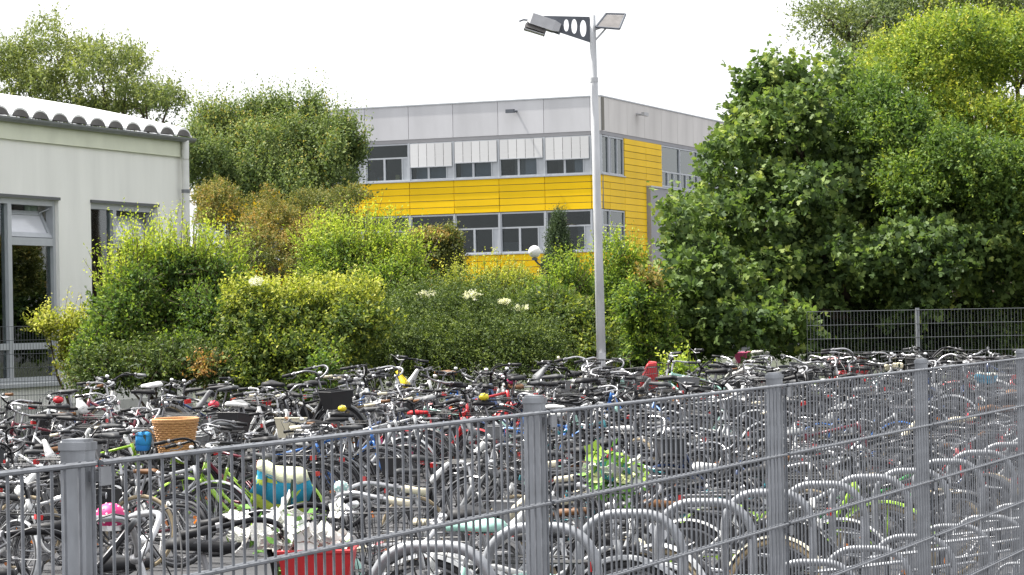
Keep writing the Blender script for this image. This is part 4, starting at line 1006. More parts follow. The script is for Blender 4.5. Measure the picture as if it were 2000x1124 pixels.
def misc_meshes():
    b = MB(); b.tube([P3(ST) - Vector((-.01, 0, .03)), Vector((-.262, 0, .905))], .0125, 8)
    for y in (-.022, .022): b.tube([(-.36, y * 1.5, .90), (-.262, y, .893), (-.18, y * .6, .905)], .0035, 5)
    for y in (-.04, .04): b.tube([(-.37 + .004 * i + (.004 if i % 2 else -.004), y + (.012 if i % 2 else -.012), .888 - .004 * i) for i in range(6)], .003, 4)
    BM['post'] = b.mesh('seat_post', M['alu'])
    b = MB(); zt = .765
    for y in (-.065, 0, .065): b.tube([(-.30, y * .7, zt), (-.36, y, zt), (-.80, y, zt), (-.815, y * .6, zt - .002)], .0055, 6)
    for x in (-.40, -.56, -.79): b.tube([(x, -.07, zt), (x, .07, zt)], .0045, 6)
    for y in (-.07, .07):
        b.tube([P3(RH, y), (-.62, y, zt)], .005, 6); b.tube([P3(RH, y), (-.74, y, zt)], .004, 6)
    b.tube([(-.30, 0, zt), (-.235, 0, .735)], .006, 6)
    b.tube([(-.38, -.045, zt + .03), (-.70, -.045, zt + .022), (-.715, 0, zt + .022), (-.70, .045, zt + .022), (-.38, .045, zt + .03)], .0035, 5)
    BM['rack'] = b.mesh('luggage_rack', M['plastic'])
    b = MB(); b.prism([(-.57, .30), (-.60, .345), (-.56, .385), (-.09, .375), (.0, .34), (.005, .25), (-.08, .21), (-.15, .235)], -.062, -.040)
    BM['guard'] = b.mesh('chain_guard', M['paint'])
    b = MB(); b.tube([P3(BB, -.075), P3(BB, .075)], .012, 8); a = math.radians(35)
    for s, y in ((1, -.075), (-1, .075)):
        b.tube([P3(BB, y), P3((BB[0] + s * .165 * math.cos(a), BB[1] - s * .165 * math.sin(a)), y)], [.012, .009], 6)
    b.tube([P3(BB, -.05), P3(BB, -.045)], .085, 18)
    BM['crank'] = b.mesh('crank', M['alu'])
    b = MB()
    pl = [(RH[0] + .34 * math.cos(math.radians(q)), RH[1] + .34 * math.sin(math.radians(q))) for q in range(5, 150, 12)] + [(RH[0] - .10, RH[1] + .03), (RH[0] + .12, RH[1] + .0)]
    BM['skirt0'] = MB().prism(pl, -.052, -.049).mesh('skirt_guard', M['plastic']); BM['skirt1'] = MB().prism(pl, .049, .052).mesh('skirt_guard', M['plastic'])
    for i, (s, y) in enumerate(((1, -.13), (-1, .13))):
        c = P3((BB[0] + s * .165 * math.cos(a), BB[1] - s * .165 * math.sin(a)), y)
        pb = MB(); pb.box(c + Vector((.03, 0, 0)), (.014, .085, .022)); pb.box(c - Vector((.03, 0, 0)), (.014, .085, .022)); pb.tube([c - Vector((0, .05, 0)), c + Vector((0, .05, 0))], .009, 6); pb.box(c + Vector((0, .037, 0)), (.06, .01, .02)); pb.box(c - Vector((0, .037, 0)), (.06, .01, .02))
        BM['pedal%d' % i] = pb.mesh('pedal', M['black'])
        BM['pref%d' % i] = MB().box(c + Vector((.0385, 0, 0)), (.004, .05, .014)).mesh('pedal_reflector', M['orange'])
    hl = MB(); o = Vector((.43, 0, .80)); hl.tube([o, o + Vector((.02, 0, 0)), o + Vector((.06, 0, 0))], [.018, .034, .034], 12); hl.tube([o, (.375, 0, .79)], .006, 5)
    BM['headlight'] = hl.mesh('headlight', M['black'], True)
    BM['lens'] = MB().tube([o + Vector((.06, 0, 0)), o + Vector((.066, 0, 0))], .031, 12).mesh('lens', M['lens'])
    BM['tail'] = MB().box((-.835, 0, .745), (.03, .085, .045)).mesh('rear_light', M['redlens'])
    # wire basket in front
    b = MB()
    def ringp(z, sx, sy): return [(-sx, -sy, z), (sx, -sy, z), (sx, sy, z), (-sx, sy, z)]
    lv = [(0, .10, .13), (.08, .115, .145), (.16, .13, .16), (.24, .145, .175)]
    for i, (z, sx, sy) in enumerate(lv): b.tube(ringp(z, sx, sy), .004 if i == 3 else .0022, 4, closed=True)
    for s in range(4):
        for k in range(8):
            t = (k + .5) / 8
            def pt(z, sx, sy):
                R = ringp(z, sx, sy); A = Vector(R[s]); B = Vector(R[(s + 1) % 4]); return A.lerp(B, t)
            b.tube([pt(*lv[0]), pt(*lv[3])], .0018, 3, caps=False)
    for k in range(7): b.tube([(-.1, -.12 + k * .04, 0), (.1, -.12 + k * .04, 0)], .0018, 3, caps=False)
    BM['wire_basket'] = b.mesh('wire_basket', M['black'])
    # solid crate basket
    b = MB(); w = .012
    lo, hi = ringp(0, .105, .135), ringp(.22, .14, .175); lo2, hi2 = ringp(.012, .095, .125), ringp(.22, .130, .165)
    b.add(lo + hi + lo2 + hi2, [(3, 2, 1, 0), (8, 9, 10, 11)] + [(i, (i + 1) % 4, (i + 1) % 4 + 4, i + 4) for i in range(4)] + [(i + 8, i + 12, (i + 1) % 4 + 12, (i + 1) % 4 + 8) for i in range(4)] + [(i + 4, (i + 1) % 4 + 4, (i + 1) % 4 + 12, i + 12) for i in range(4)])
    b.tube(ringp(.22, .14, .175), .009, 6, closed=True)
    BM['crate'] = b.mesh('plastic_basket', M['plastic'])
    # child seat
    b = MB()
    rings = []
    for i in range(9):
        t = i / 8; z = .0 + .42 * t; w_ = .15 - .05 * t * t + (.02 if 2 < i < 6 else 0); dep = .16 * (1 - t) ** .7 + .05
        n = 10; outer = [(-.02 - dep * .1 + -.04 * math.cos(0) + -.10 * (1 - abs(2 * k / n - 1) ** 2) * .6 + dep * abs(2 * k / n - 1) ** 3, w_ * (2 * k / n - 1), z) for k in range(n + 1)]
        inner_ = [(x + .02, y * .9, z_) for x, y, z_ in reversed(outer)]
        rings.append(outer + inner_)
    b.loft(rings); b.box((.10, 0, .02), (.24, .24, .04))
    BM['child_seat'] = b.mesh('child_seat', M['plastic'], True)
    b = MB(); b.sphere((0, 0, 0), (.13, .105, .085), 16, 10); BM['helmet'] = b.mesh('helmet_shell', M['plastic'], True)
wheel_meshes(); misc_meshes()
BM['mg_r'] = mudguard('r', 35, 205); BM['mg_f'] = mudguard('f', 10, 160)
for k_ in ('diamond', 'trapeze', 'step', 'deep'): BM['frame_' + k_] = frame_mesh(k_)
BM['fork'] = fork_mesh(); BM['fork_sus'] = fork_mesh(True)
for k_ in BARS: BM['bar_' + k_] = bar_meshes(k_)
BM['saddle_w'] = saddle_mesh(True); BM['saddle_n'] = saddle_mesh(False)

COLORS = {'black': (.018, .018, .02), 'charcoal': (.05, .052, .056), 'silver': (.46, .47, .48), 'white': (.74, .74, .72), 'navy': (.02, .045, .13), 'red': (.50, .02, .025), 'mint': (.36, .60, .52), 'lime': (.32, .55, .03), 'violet': (.20, .05, .25),
          'burgundy': (.16, .015, .03), 'teal': (.02, .20, .24), 'blue': (.03, .16, .50), 'grey': (.20, .205, .21), 'pink': (.70, .10, .28), 'cream': (.70, .64, .48), 'yellow': (.80, .62, .02), 'brown': (.16, .075, .03), 'green': (.03, .28, .06), 'orange': (.75, .2, .03)}
PAL = ['black'] * 50 + ['charcoal'] * 14 + ['silver'] * 20 + ['grey'] * 8 + ['white'] * 10 + ['navy'] * 5 + ['red'] * 4 + ['mint'] * 3 + ['lime'] * 2 + ['violet'] * 1 + ['burgundy'] * 3 + ['teal'] * 2 + ['blue'] * 3
STYLE = {'diamond': 'diamond-frame', 'trapeze': 'sloping-frame', 'step': 'step-through', 'deep': 'single-tube'}
br = random.Random(77)
BIKES = []
def bicycle(pos, heading, color=None, frame=None, bar=None, saddle=None, grips=None, basket=None, bcol=None, steer=None, lean=None, scale=None, mg=None, tyre=None, rim=None, extra=None, where='', skirt=None, pitch=0.0, guard=None, sad_tilt=None):
    color = color or br.choice(PAL)
    frame = frame or br.choice(['diamond', 'diamond', 'trapeze', 'trapeze', 'step', 'step', 'deep'])
    bar = bar or br.choice(['city', 'city', 'flat', 'flat', 'dutch', 'cruiser'])
    saddle = saddle or br.choice(['black'] * 12 + ['charcoal'] * 5 + ['brown', 'white', 'grey', 'grey'])
    grips = grips or br.choice(['black'] * 16 + ['charcoal'] * 5 + ['brown', 'cream', 'grey'])
    if basket is None: basket = br.choice([None] * 9 + ['wire_basket', 'wire_basket', 'crate', 'rear_crate']); bcol = br.choice(['black', 'black', 'charcoal', 'grey'])
    steer = br.gauss(0, 24) if steer is None else steer
    lean = br.gauss(0, 7) if lean is None else lean
    scale = scale or br.choice([.90, .94, .97, 1.0, 1.0, 1.03])
    mg = mg or (color if br.random() < .35 else br.choice(['black', 'black', 'charcoal', 'silver']))
    tyre = tyre or br.choice([(.028, .028, .03)] * 7 + [(.05, .05, .055), (.30, .24, .15)])
    C_ = COLORS
    if sad_tilt is None:
        sad_tilt = br.gauss(0, 4)
        if br.random() < .09: sad_tilt = br.uniform(-62, -45); saddle = br.choice(['white', 'cream', 'white', 'grey'])
    root = empty('bicycle', pos)
    root.matrix_world = Matrix.Translation(pos) @ Matrix.Rotation(heading, 4, 'Z') @ Matrix.Rotation(math.radians(lean), 4, 'X') @ Matrix.Rotation(math.radians(pitch), 4, 'Y') @ Matrix.Scale(scale, 4)
    def L(name, key, par=None, m=None, c=None):
        me = BM[key] if isinstance(key, str) else key
        return link(name, me, par or root, m, c)
    ax = (P3(HT1) - P3(HT0)).normalized(); p0 = P3(HT0)
    SM = Matrix.Translation(p0) @ Matrix.Rotation(math.radians(steer), 4, ax) @ Matrix.Translation(-p0)
    fr_ = L('frame', 'frame_' + frame, c=C_[color])
    sus = bar == 'flat' and br.random() < .6
    L('fork', 'fork_sus' if sus else 'fork', m=SM, c=C_[color if br.random() < .7 else 'black'])
    for nm, H, mm in (('rear', RH, Matrix.Identity(4)), ('front', FH, SM)):
        m4 = mm @ Matrix.Translation(P3(H)) @ Matrix.Rotation(br.uniform(0, 6), 4, 'Y')
        wh = L('wheel', 'wheel', m=m4, c=rim or (.5, .5, .5)); L('tyre', 'tyre', wh, c=tyre)
        if br.random() < .55:
            L('spoke_reflector', 'refl', wh); L('spoke_reflector', 'refl', wh, Matrix.Rotation(math.pi, 4, 'Y'))
    if bar != 'flat' or br.random() < .5:
        L('mudguard', 'mg_r', m=Matrix.Translation(P3(RH)), c=C_[mg]); L('mudguard', 'mg_f', m=SM @ Matrix.Translation(P3(FH)), c=C_[mg])
    B = BM['bar_' + bar]
    hb_ = L('handlebar', B['bar'], m=SM, c=br.choice([(.52, .52, .53)] * 3 + [(.02, .02, .022)] * 4 + [(.25, .25, .26)]))
    for g, l in B['ends']: L('grip', g, hb_, c=C_[grips]); L('brake_lever', l, hb_)
    L('brake_cable', B['cable'], hb_)
    if br.random() < .6: L('bell', B['bell'], hb_)
    sdl = L('saddle', 'saddle_w' if bar != 'flat' else 'saddle_n', m=Matrix.Translation((-.268, 0, .935)) @ Matrix.Rotation(math.radians(sad_tilt), 4, 'Y'), c=C_[saddle])
    L('seat_post', 'post')
    if bar != 'flat' or br.random() < .3: L('luggage_rack', 'rack', c=br.choice([(.03, .03, .03)] * 3 + [(.22, .22, .23)])); L('rear_light', 'tail')
    if guard or (bar != 'flat' and br.random() < .7): L('chain_guard', 'guard', c=C_[guard or (color if br.random() < .3 else 'black')])
    if (bar in ('dutch', 'city', 'cruiser') and br.random() < .28) or skirt:
        for q in '01': L('skirt_guard', 'skirt' + q, c=C_[skirt or br.choice(['black', 'black', 'charcoal'])])  # dark ones added as solids for the flat dark gaps between bicycles
    ck = L('crank', 'crank')
    for i in (0, 1):
        pe = L('pedal', 'pedal%d' % i, ck); L('pedal_reflector', 'pref%d' % i, pe)
    if bar != 'flat' or br.random() < .4:
        h_ = L('headlight', 'headlight', m=SM); L('lens', 'lens', h_)
    BMX = SM @ Matrix.Translation((HB[0] + .19, 0, HB[1] - .16))
    WK = BMX @ Matrix.Translation((.04, 0, -.03)) @ Matrix.Scale(1.35, 4)
    if basket in ('wire_basket',): L('wire_basket', 'wire_basket', m=BMX)
    elif basket == 'crate': L('plastic_basket', 'crate', m=BMX @ Matrix.Translation((0, 0, -.07)), c=C_[bcol or 'black'])
    elif basket == 'rear_crate': L('plastic_basket', 'crate', m=Matrix.Translation((-.57, 0, .772)) @ Matrix.Scale(.72, 4), c=C_[bcol or 'black'])
    elif basket == 'wicker': wicker_basket(root, WK)
    elif basket == 'child_seat': L('child_seat', 'child_seat', m=Matrix.Translation((-.52, 0, .74)) @ Matrix.Scale(.85, 4), c=C_[bcol or 'red'])
    desc = color + ' ' + STYLE[frame] + ' bicycle'
    feats = []
    if basket == 'wire_basket': feats.append('black wire basket')
    elif basket == 'crate': feats.append((bcol or 'black') + ' front basket')
    elif basket == 'rear_crate': feats.append((bcol or 'black') + ' rear basket')
    elif basket == 'wicker': feats.append('wicker basket')
    elif basket == 'child_seat': feats.append((bcol or 'red') + ' child seat')
    if saddle not in ('black', 'charcoal'): feats.append(saddle + ' saddle')
    if extra: feats.insert(0, extra)
    BIKES.append([root, desc, feats, where, grips])
    root['group'] = 'bicycles parked in the school yard'
    return root
def wicker_basket(root, m4):
    b = MB(); n = 28
    def el(z, rx, ry): return [(rx * math.cos(2 * math.pi * i / n), ry * math.sin(2 * math.pi * i / n), z) for i in range(n)]
    lv = [(0, .10, .13), (.06, .112, .142), (.12, .124, .154), (.18, .136, .168), (.245, .148, .182)]
    rings = [el(*l) for l in lv]; inn = [el(z + .006, x - .012, y - .012) for z, x, y in reversed(lv)]
    b.loft(rings + inn)
    B = b.build('wicker_basket', M['wicker'], root, m4)
    # woven strands: staggered bands round the tub, and stakes
    for j in range(15):
        z = .008 + j * .0155; t = z / .245
        rx, ry = .10 + .048 * t + .003, .13 + .052 * t + .003
        pts = []
        for i in range(72):
            a = 2 * math.pi * i / 72; k = .004 * math.sin(a * 18 + (math.pi if j % 2 else 0))
            pts.append(((rx + k) * math.cos(a), (ry + k) * math.sin(a), z))
        MB().tube(pts, .0062, 5, closed=True).build('strand', M['wicker'], B)
    for r_, z in ((.009, .245), (.007, .232)):
        MB().tube([(x * 1.02, y * 1.02, z) for x, y, _ in el(0, .148, .182)], r_, 6, closed=True).build('basket_rim', M['wicker'], B)
    return B

# hoops along the fence
HOOPS = [5.62 + 1.535 * k for k in range(-1, 13)]
def hoop_rack(s, w, label, grp, g=0):
    root = empty('hoop_rack', sw(s, w), ANG_U + math.pi / 2); put(root, label, 'bike rack', grp)
    hw, h, r = .255, .945, .19
    pts = [(-hw, 0, 0), (-hw, 0, h - r)] + arc((-hw + r, h - r), r, math.pi, math.pi / 2, 7) + arc((hw - r, h - r), r, math.pi / 2, 0, 7) + [(hw, 0, 0)]
    if 'hoop' not in BM:
        BM['hoop'] = MB().tube(pts, .024, 12).mesh('hoop', M['galv'], True)
        BM['hoop_foot'] = MB().tube([(0, 0, 0), (0, 0, .012)], .065, 14).mesh('foot_plate', M['galv'])
        for sx in (-1, 1):
            for q, (zz, ln) in enumerate(((.34, .42), (.50, .50))):
                x0 = sx * hw; x1 = sx * (hw + ln)
                BM['holder%d%d' % (sx, q)] = MB().tube(spline([(x0, -.02, zz), (x0 + sx * .1, -.06, zz + .01), (x1 - sx * .05, -.06, zz + .05), (x1, 0, zz + .055), (x1 - sx * .05, .06, zz + .05), (x0 + sx * .1, .06, zz + .01), (x0, .02, zz)], 4), .0075, 6).mesh('wheel_holder', M['galv'], True)
    link('hoop', BM['hoop'], root)
    if 'low_hoop' not in BM:
        h2 = .58; p2_ = [(-hw, 0, 0), (-hw, 0, h2 - r)] + arc((-hw + r, h2 - r), r, math.pi, math.pi / 2, 7) + arc((hw - r, h2 - r), r, math.pi / 2, 0, 7) + [(hw, 0, 0)]
        BM['low_hoop'] = MB().tube(p2_, .02, 12).mesh('low_hoop', M['galv'], True)
        BM['tie_bar'] = MB().tube([(0, 0, .04), (0, -.72, .04)], .014, 8).mesh('tie_bar', M['galv'])
    link('low_hoop', BM['low_hoop'], root, Matrix.Translation((-.42, -.72, 0)))
    link('tie_bar', BM['tie_bar'], root, Matrix.Translation((-hw, 0, 0)))
    for sx in (-hw, hw): link('foot_plate', BM['hoop_foot'], root, Matrix.Translation((sx, 0, 0)))
    for sx in (-1, 1):
        for q in (0, 1): link('wheel_holder', BM['holder%d%d' % (sx, q)], root)
    return root
def seen_px(p):
    x, y = proj(p); return -60 < x < 2060 and y < 1150
ORD = ['first', 'second', 'third', 'fourth', 'fifth', 'sixth', 'seventh', 'eighth', 'ninth', 'tenth', 'eleventh', 'twelfth', 'thirteenth', 'fourteenth', 'fifteenth', 'sixteenth', 'seventeenth', 'eighteenth', 'nineteenth', 'twentieth']
i_ = 0
for s_ in HOOPS:
    p = sw(s_, 2.08, .9); x_, y_ = proj(p)
    if -100 < x_ < 2060 and y_ < 1135:
        hoop_rack(s_, 2.08, 'galvanised steel hoop behind the near fence, ' + ORD[i_] + ' hoop from the left', 'steel hoops along the near fence'); i_ += 1

def wheel_stand(s, w, label):
    root = empty('wheel_stand', sw(s, w), ANG_U + math.pi / 2); put(root, label, 'bike rack', 'low wheel stands along the near fence')
    if 'stand' not in BM:
        pts = [(-.2, 0, .02), (-.2, 0, .30)] + arc((-.08, .30), .12, math.pi, math.pi / 2, 5) + arc((.10, .32), .10, math.pi / 2, 0, 5) + [(.2, 0, .02)]
        BM['stand'] = MB().tube(pts, .0085, 8).mesh('wheel_hoop', M['galv'], True)
        BM['stand_rail'] = MB().box((0, 0, .015), (.44, .05, .03)).mesh('base_rail', M['galv'])
        BM['stand_link'] = MB().box((-.2, .36, .02), (.04, .72, .036)).mesh('link_rail', M['galv'])
    for y in (-.035, .035): link('wheel_hoop', BM['stand'], root, Matrix.Translation((0, y, 0)))
    link('base_rail', BM['stand_rail'], root); link('link_rail', BM['stand_link'], root)
i_ = 0
for q_ in range(16):
    s_ = 5.2 + .74 * q_
    if seen_px(sw(s_, .95, .3)):
        wheel_stand(s_, .95, 'low galvanised wheel stand right behind the near fence, ' + ORD[i_] + ' from the left'); i_ += 1
H_IN = math.atan2(-N.y, -N.x)      # heading towards the fence
H_OUT = math.atan2(N.y, N.x)
def seen(p, z=1.0, m=70):
    q = Vector(p); q.z += z; x, y = proj(q); return -m < x < 2000 + m
# special bicycles first, the rows are filled round them
SPEC = []
def special(px, fx, row_w, flip, **kw):
    """bicycle of a row whose point fx (along its length) is seen at pixel column px"""
    w = row_w - fx if flip else row_w + fx
    k = (px - 1000) / FPX
    s = (k * (FO.y + N.y * w) - FO.x - N.x * w) / (U.x - k * U.y)
    kw.setdefault('turn', br.gauss(0, 4)); kw.setdefault('steer', br.gauss(0, 10))
    SPEC.append((s, row_w, flip, kw))
A_, B_, C2 = 2.85, 9.6, 11.5
special(340, .55, 10.4, True, color='black', frame='step', bar='city', saddle='black', basket='wicker', lean=2, scale=1.0, grips='black', steer=4)
special(560, -.50, B_ - .5, False, color='lime', frame='step', bar='city', saddle='charcoal', mg='lime', scale=.9, lean=1, basket='', guard='lime')
special(400, 0.0, B_, False, color='lime', frame='trapeze', bar='flat', saddle='black', mg='lime', scale=.92, basket='')
special(850, 0.0, B_ - .3, True, skirt='pink', color='red', frame='deep', bar='city', saddle='red', mg='red', scale=.82, basket='', guard='red')
special(920, -.27, A_, False, turn=0, lean=0, sad_tilt=0, color='mint', frame='step', bar='dutch', saddle='mint', grips='cream', mg='mint', scale=1.0, basket='')
special(70, .15, A_, True, color='black', frame='trapeze', bar='cruiser', saddle='black', basket='', steer=-15, lean=-3, scale=1.04)
special(600, .50, A_, True, color='black', frame='step', bar='dutch', saddle='black', basket='crate', bcol='red', steer=6, lean=2, scale=1.0)
special(735, .1, A_, True, color='charcoal', frame='step', bar='city', saddle='charcoal', basket='', grips='cream', steer=-20)
special(1215, .5, A_, True, color='black', frame='step', bar='city', saddle='black', basket='wire_basket', steer=5)
special(1120, .1, A_, True, color='silver', frame='trapeze', bar='cruiser', grips='cream', saddle='grey', basket='')
special(1266, -.5, B_ - .6, False, color='silver', frame='step', bar='city', basket='child_seat', bcol='red')
special(1450, -.57, B_, True, color='white', frame='step', bar='city', basket='rear_crate', bcol='pink', saddle='white')
special(570, .5, B_ + .9, True, color='silver', frame='step', bar='city', basket='crate', bcol='cream', saddle='grey')
special(690, .2, B_, True, color='blue', frame='diamond', bar='flat', saddle='black', basket='')
special(783, -.27, C2, False, color='grey', frame='trapeze', bar='city', saddle='yellow', basket='', sad_tilt=-55)
special(400, -.27, C2, True, color='white', frame='step', bar='city', saddle='red', basket='')
special(1560, 0, A_, True, color='lime', frame='step', bar='city', saddle='black', basket='', mg='lime', guard='lime')
special(1700, 0, A_, True, color='green', frame='trapeze', bar='flat', saddle='white', basket='')
special(1930, 0, A_, True, color='red', frame='step', bar='city', saddle='cream', basket='', mg='white')
special(1480, 0, A_, True, color='white', frame='deep', bar='cruiser', saddle='white', grips='brown', basket='', mg='white')
special(1350, 0, A_, True, color='charcoal', frame='step', bar='dutch', saddle='brown', basket='', tyre=(.5, .38, .22), mg='cream')
special(1005, 0, C2, True, color='pink', frame='step', bar='city', saddle='cream', scale=.85, basket='')
special(262, .33, A_, True, color='black', frame='step', bar='cruiser', saddle='black', basket='', scale=1.05, steer=5, lean=0)
PLACED = []
ROWNAME = {}
def place(s, w, flip, where, **kw):
    pos = sw(s, w)
    h = (H_IN if flip else H_OUT) + math.radians(kw.pop('turn') if 'turn' in kw else (br.gauss(0, 15) if br.random() < .75 else br.gauss(0, 48)))
    o = bicycle(pos, h, where=where, **kw); PLACED.append((s, w, o)); return o
WH = lambda w: 'in the row along the near fence' if w < 4.5 else ('in the aisle behind the hoops' if w < 8.3 else ('in the middle row' if w < 10.5 else ('in the row below the hedge' if w < 12.7 else 'near the hall fence')))
SPO = []
for s, w, flip, kw in SPEC:
    SPO.append(place(s, w, flip, WH(w), **kw))
KID = False
def blocked(s, w): return any(abs(s - a) < (.55 if w < 4 else .34) and abs(w - b) < .8 for a, b, _ in PLACED[:len(SPEC)])
def fill(w, s0, s1, step, pflip, back=None, jw=.14):
    s = s0
    while s < s1:
        p = sw(s, w)
        X = p.x
        lim_d = 40.0 + (X + 6.0) * .75 if back is None else back
        if seen(p) and p.y < min(lim_d, 47.4) and not blocked(s, w):
            place(s + br.uniform(-.05, .05), w + br.gauss(0, jw), br.random() < pflip, WH(w), scale=(br.choice([.78, .82, .86, .88, .9, .93]) * (1.1 if p.y > 39 else 1.0)) if KID else None)
        s += step * br.uniform(.8, 1.2)
fill(2.85, .8, 5.0, .55, .9)
fill(2.9, 5.2, 29.5, .62, .93)
KID = True
fill(4.9, 22.0, 41.0, .62, .5, jw=.25)
fill(6.6, 20.0, 42.0, .40, .5, jw=.25)
fill(8.1, 26.0, 42.0, .55, .5, jw=.25)
fill(9.6, 15.0, 41.0, .38, .45)
fill(11.5, 19.5, 40.0, .38, .6)
fill(13.4, 20.0, 36.0, .40, .5, jw=.25)
fill(15.4, 23.0, 34.0, .45, .5, jw=.3)
# labels
def finish_labels():
    groups = {}
    for b in BIKES:
        root, desc, feats, where, grips = b
        lab = desc + ((' with ' + ' and '.join(feats[:2])) if feats else '') + ' ' + where
        groups.setdefault(lab, []).append(b)
    for lab, L_ in list(groups.items()):
        if len(L_) == 1:
            root = L_[0][0]; put(root, ' '.join(lab.split()[:16]), 'bicycle'); continue
        L_.sort(key=lambda b: proj(b[0].matrix_world.translation)[0])
        for i, b in enumerate(L_):
            nm = ORD[i] if i < len(ORD) else '%dth' % (i + 1)
            if i == 0: nm = 'leftmost'
            words = lab.split()
            put(b[0], ' '.join(words[:11]) + ', ' + nm + (' of these' if i == 0 else ' of these from left'), 'bicycle')
finish_labels()
print('bicycles', len(BIKES), 'objects', len(bpy.data.objects))

# ------------------------------------------------------------------ things hung on or lying on the bicycles
bpy.context.view_layer.update()
def wpt(o, p): return o.matrix_world @ Vector(p)
def soften(b, amt, seed):
    rr = random.Random(seed); ph = [rr.uniform(0, 6) for _ in range(6)]
    b.v = [(x + amt * math.sin(z * 21 + ph[0] + y * 9), y + amt * math.sin(x * 17 + z * 13 + ph[1]), z + amt * math.sin(x * 15 + ph[2] + y * 11) - amt * 1.2 * math.sin(x * 7 + ph[3])) for x, y, z in b.v]
    return b
def bag(pos, rz, size, cols, label, name='pannier_bag', cat='bag', tilt=0.0):
    root = empty(name, pos, rz); put(root, label, cat); root.rotation_euler = (tilt * .4, tilt, rz)
    sx, sy, sz = size
    b = MB(); rings = []
    for z, k in ((-.5, .78), (-.46, .92), (-.2, 1.0), (.2, .97), (.42, .86), (.5, .7)):
        n = 16; rings.append([(sx / 2 * k * (abs(math.cos(2 * math.pi * i / n)) ** .5) * (1 if math.cos(2 * math.pi * i / n) >= 0 else -1), sy / 2 * k * (abs(math.sin(2 * math.pi * i / n)) ** .5) * (1 if math.sin(2 * math.pi * i / n) >= 0 else -1), z * sz) for i in range(n)])
    b.loft(rings); soften(b, sx * .05, 1); b.build('bag_body', M['cloth'], root, smooth=True, color=cols[0])
    f = MB(); rings = []
    for z, k in ((-.2, 1.05), (.1, 1.06), (.3, 1.03), (.40, .9), (.47, .7)):
        n = 16; rings.append([(sx / 2 * k * (abs(math.cos(2 * math.pi * i / n)) ** .5) * (1 if math.cos(2 * math.pi * i / n) >= 0 else -1), sy / 2 * k * (abs(math.sin(2 * math.pi * i / n)) ** .5) * (1 if math.sin(2 * math.pi * i / n) >= 0 else -1), z * sz) for i in range(n)])
    f.loft(rings); soften(f, sx * .05, 1); f.build('bag_flap', M['cloth'], root, smooth=True, color=cols[1])
    f = MB(); rings = []
    for z, k in ((.27, 1.06), (.36, 1.02), (.46, .92), (.53, .66)):
        n = 16; rings.append([(sx / 2 * k * (abs(math.cos(2 * math.pi * i / n)) ** .5) * (1 if math.cos(2 * math.pi * i / n) >= 0 else -1) * .98, sy / 2 * k * (abs(math.sin(2 * math.pi * i / n)) ** .5) * (1 if math.sin(2 * math.pi * i / n) >= 0 else -1), z * sz) for i in range(n)])
    f.loft(rings); soften(f, sx * .05, 1); f.build('bag_lid', M['cloth'], root, smooth=True, color=cols[2])
    for x in (-.25, .25): MB().bx(x * sx - .012, x * sx + .012, -sy * .54, -sy * .5, -.25 * sz, .3 * sz).build('strap', M['cloth'], root, color=(.05, .08, .05))
    return root
g1 = SPO[1]
bag(wpt(g1, (-.52, .16, .60)), H_OUT + math.pi, (.50, .19, .42), ((.42, .52, .06), (.02, .30, .46), (.72, .74, .50)), 'yellow, blue and white pannier bag hanging on the lime green bicycle', tilt=.2)
w1 = SPO[0]
bag(wpt(w1, (.30, -.17, .95)), H_IN, (.13, .09, .17), ((.02, .20, .55), (.03, .28, .62), (.03, .28, .62)), 'small blue bag beside the wicker basket')
def flower_bunch(pos, label, npet, r, cols, seed, name='flower_bunch', leafn=60, lcol=(.14, .32, .05)):
    rr = random.Random(seed); root = empty(name, pos); put(root, label, 'flowers')
    for k in range(npet):
        c = Vector((rr.gauss(0, r), rr.gauss(0, r), abs(rr.gauss(0, r * .8)))); nrm = Vector((rr.gauss(0, .6), rr.gauss(-.5, .5), rr.uniform(.2, 1))).normalized()
        a = nrm.orthogonal().normalized(); b_ = nrm.cross(a); m = MB(); s = rr.uniform(.042, .066)
        for q in range(5):
            t = 2 * math.pi * q / 5; u = a * math.cos(t) + b_ * math.sin(t); v = nrm.cross(u)
            m.loft([[c + u * .006 - nrm * .002, c + u * .006 + nrm * .002], [c + u * s * .6 + v * s * .42 + nrm * .004, c + u * s * .6 + v * s * .42 + nrm * .008], [c + u * s + nrm * .012, c + u * s + nrm * .016], [c + u * s * .6 - v * s * .42 + nrm * .004, c + u * s * .6 - v * s * .42 + nrm * .008]], cap=False)
            i0 = len(m.v); 
            m.add([c + u * .006 + nrm * .002, c + u * s * .6 + v * s * .42 + nrm * .008, c + u * s + nrm * .016, c + u * s * .6 - v * s * .42 + nrm * .008], [(0, 1, 2, 3)])
        m.sphere(c + nrm * .006, .008, 6, 4)
        m.build('blossom', M['cloth'], root, color=rr.choice(cols))
    lm = MB()
    for k in range(leafn):
        c = Vector((rr.gauss(0, r), rr.gauss(0, r), rr.gauss(0, r * .9))); d_ = Vector((rr.gauss(0, 1), rr.gauss(0, 1), rr.gauss(.2, .7))).normalized(); sd_ = d_.orthogonal().normalized(); ln = rr.uniform(.04, .07)
        lm.add([c, c + d_ * ln * .5 + sd_ * ln * .25, c + d_ * ln, c + d_ * ln * .5 - sd_ * ln * .25], [(0, 1, 2, 3)])
    o = lm.build('leaves', M['cloth'], root, color=lcol); o['kind'] = 'stuff'
    return root
f1 = SPO[6]
flower_bunch(wpt(f1, (HB[0] + .08, 0, HB[1] + .0)), 'white artificial flowers with green leaves filling the red bicycle basket', 48, .08, [(.84, .83, .80), (.8, .8, .76), (.75, .76, .70)], 3)
f2 = SPO[8]
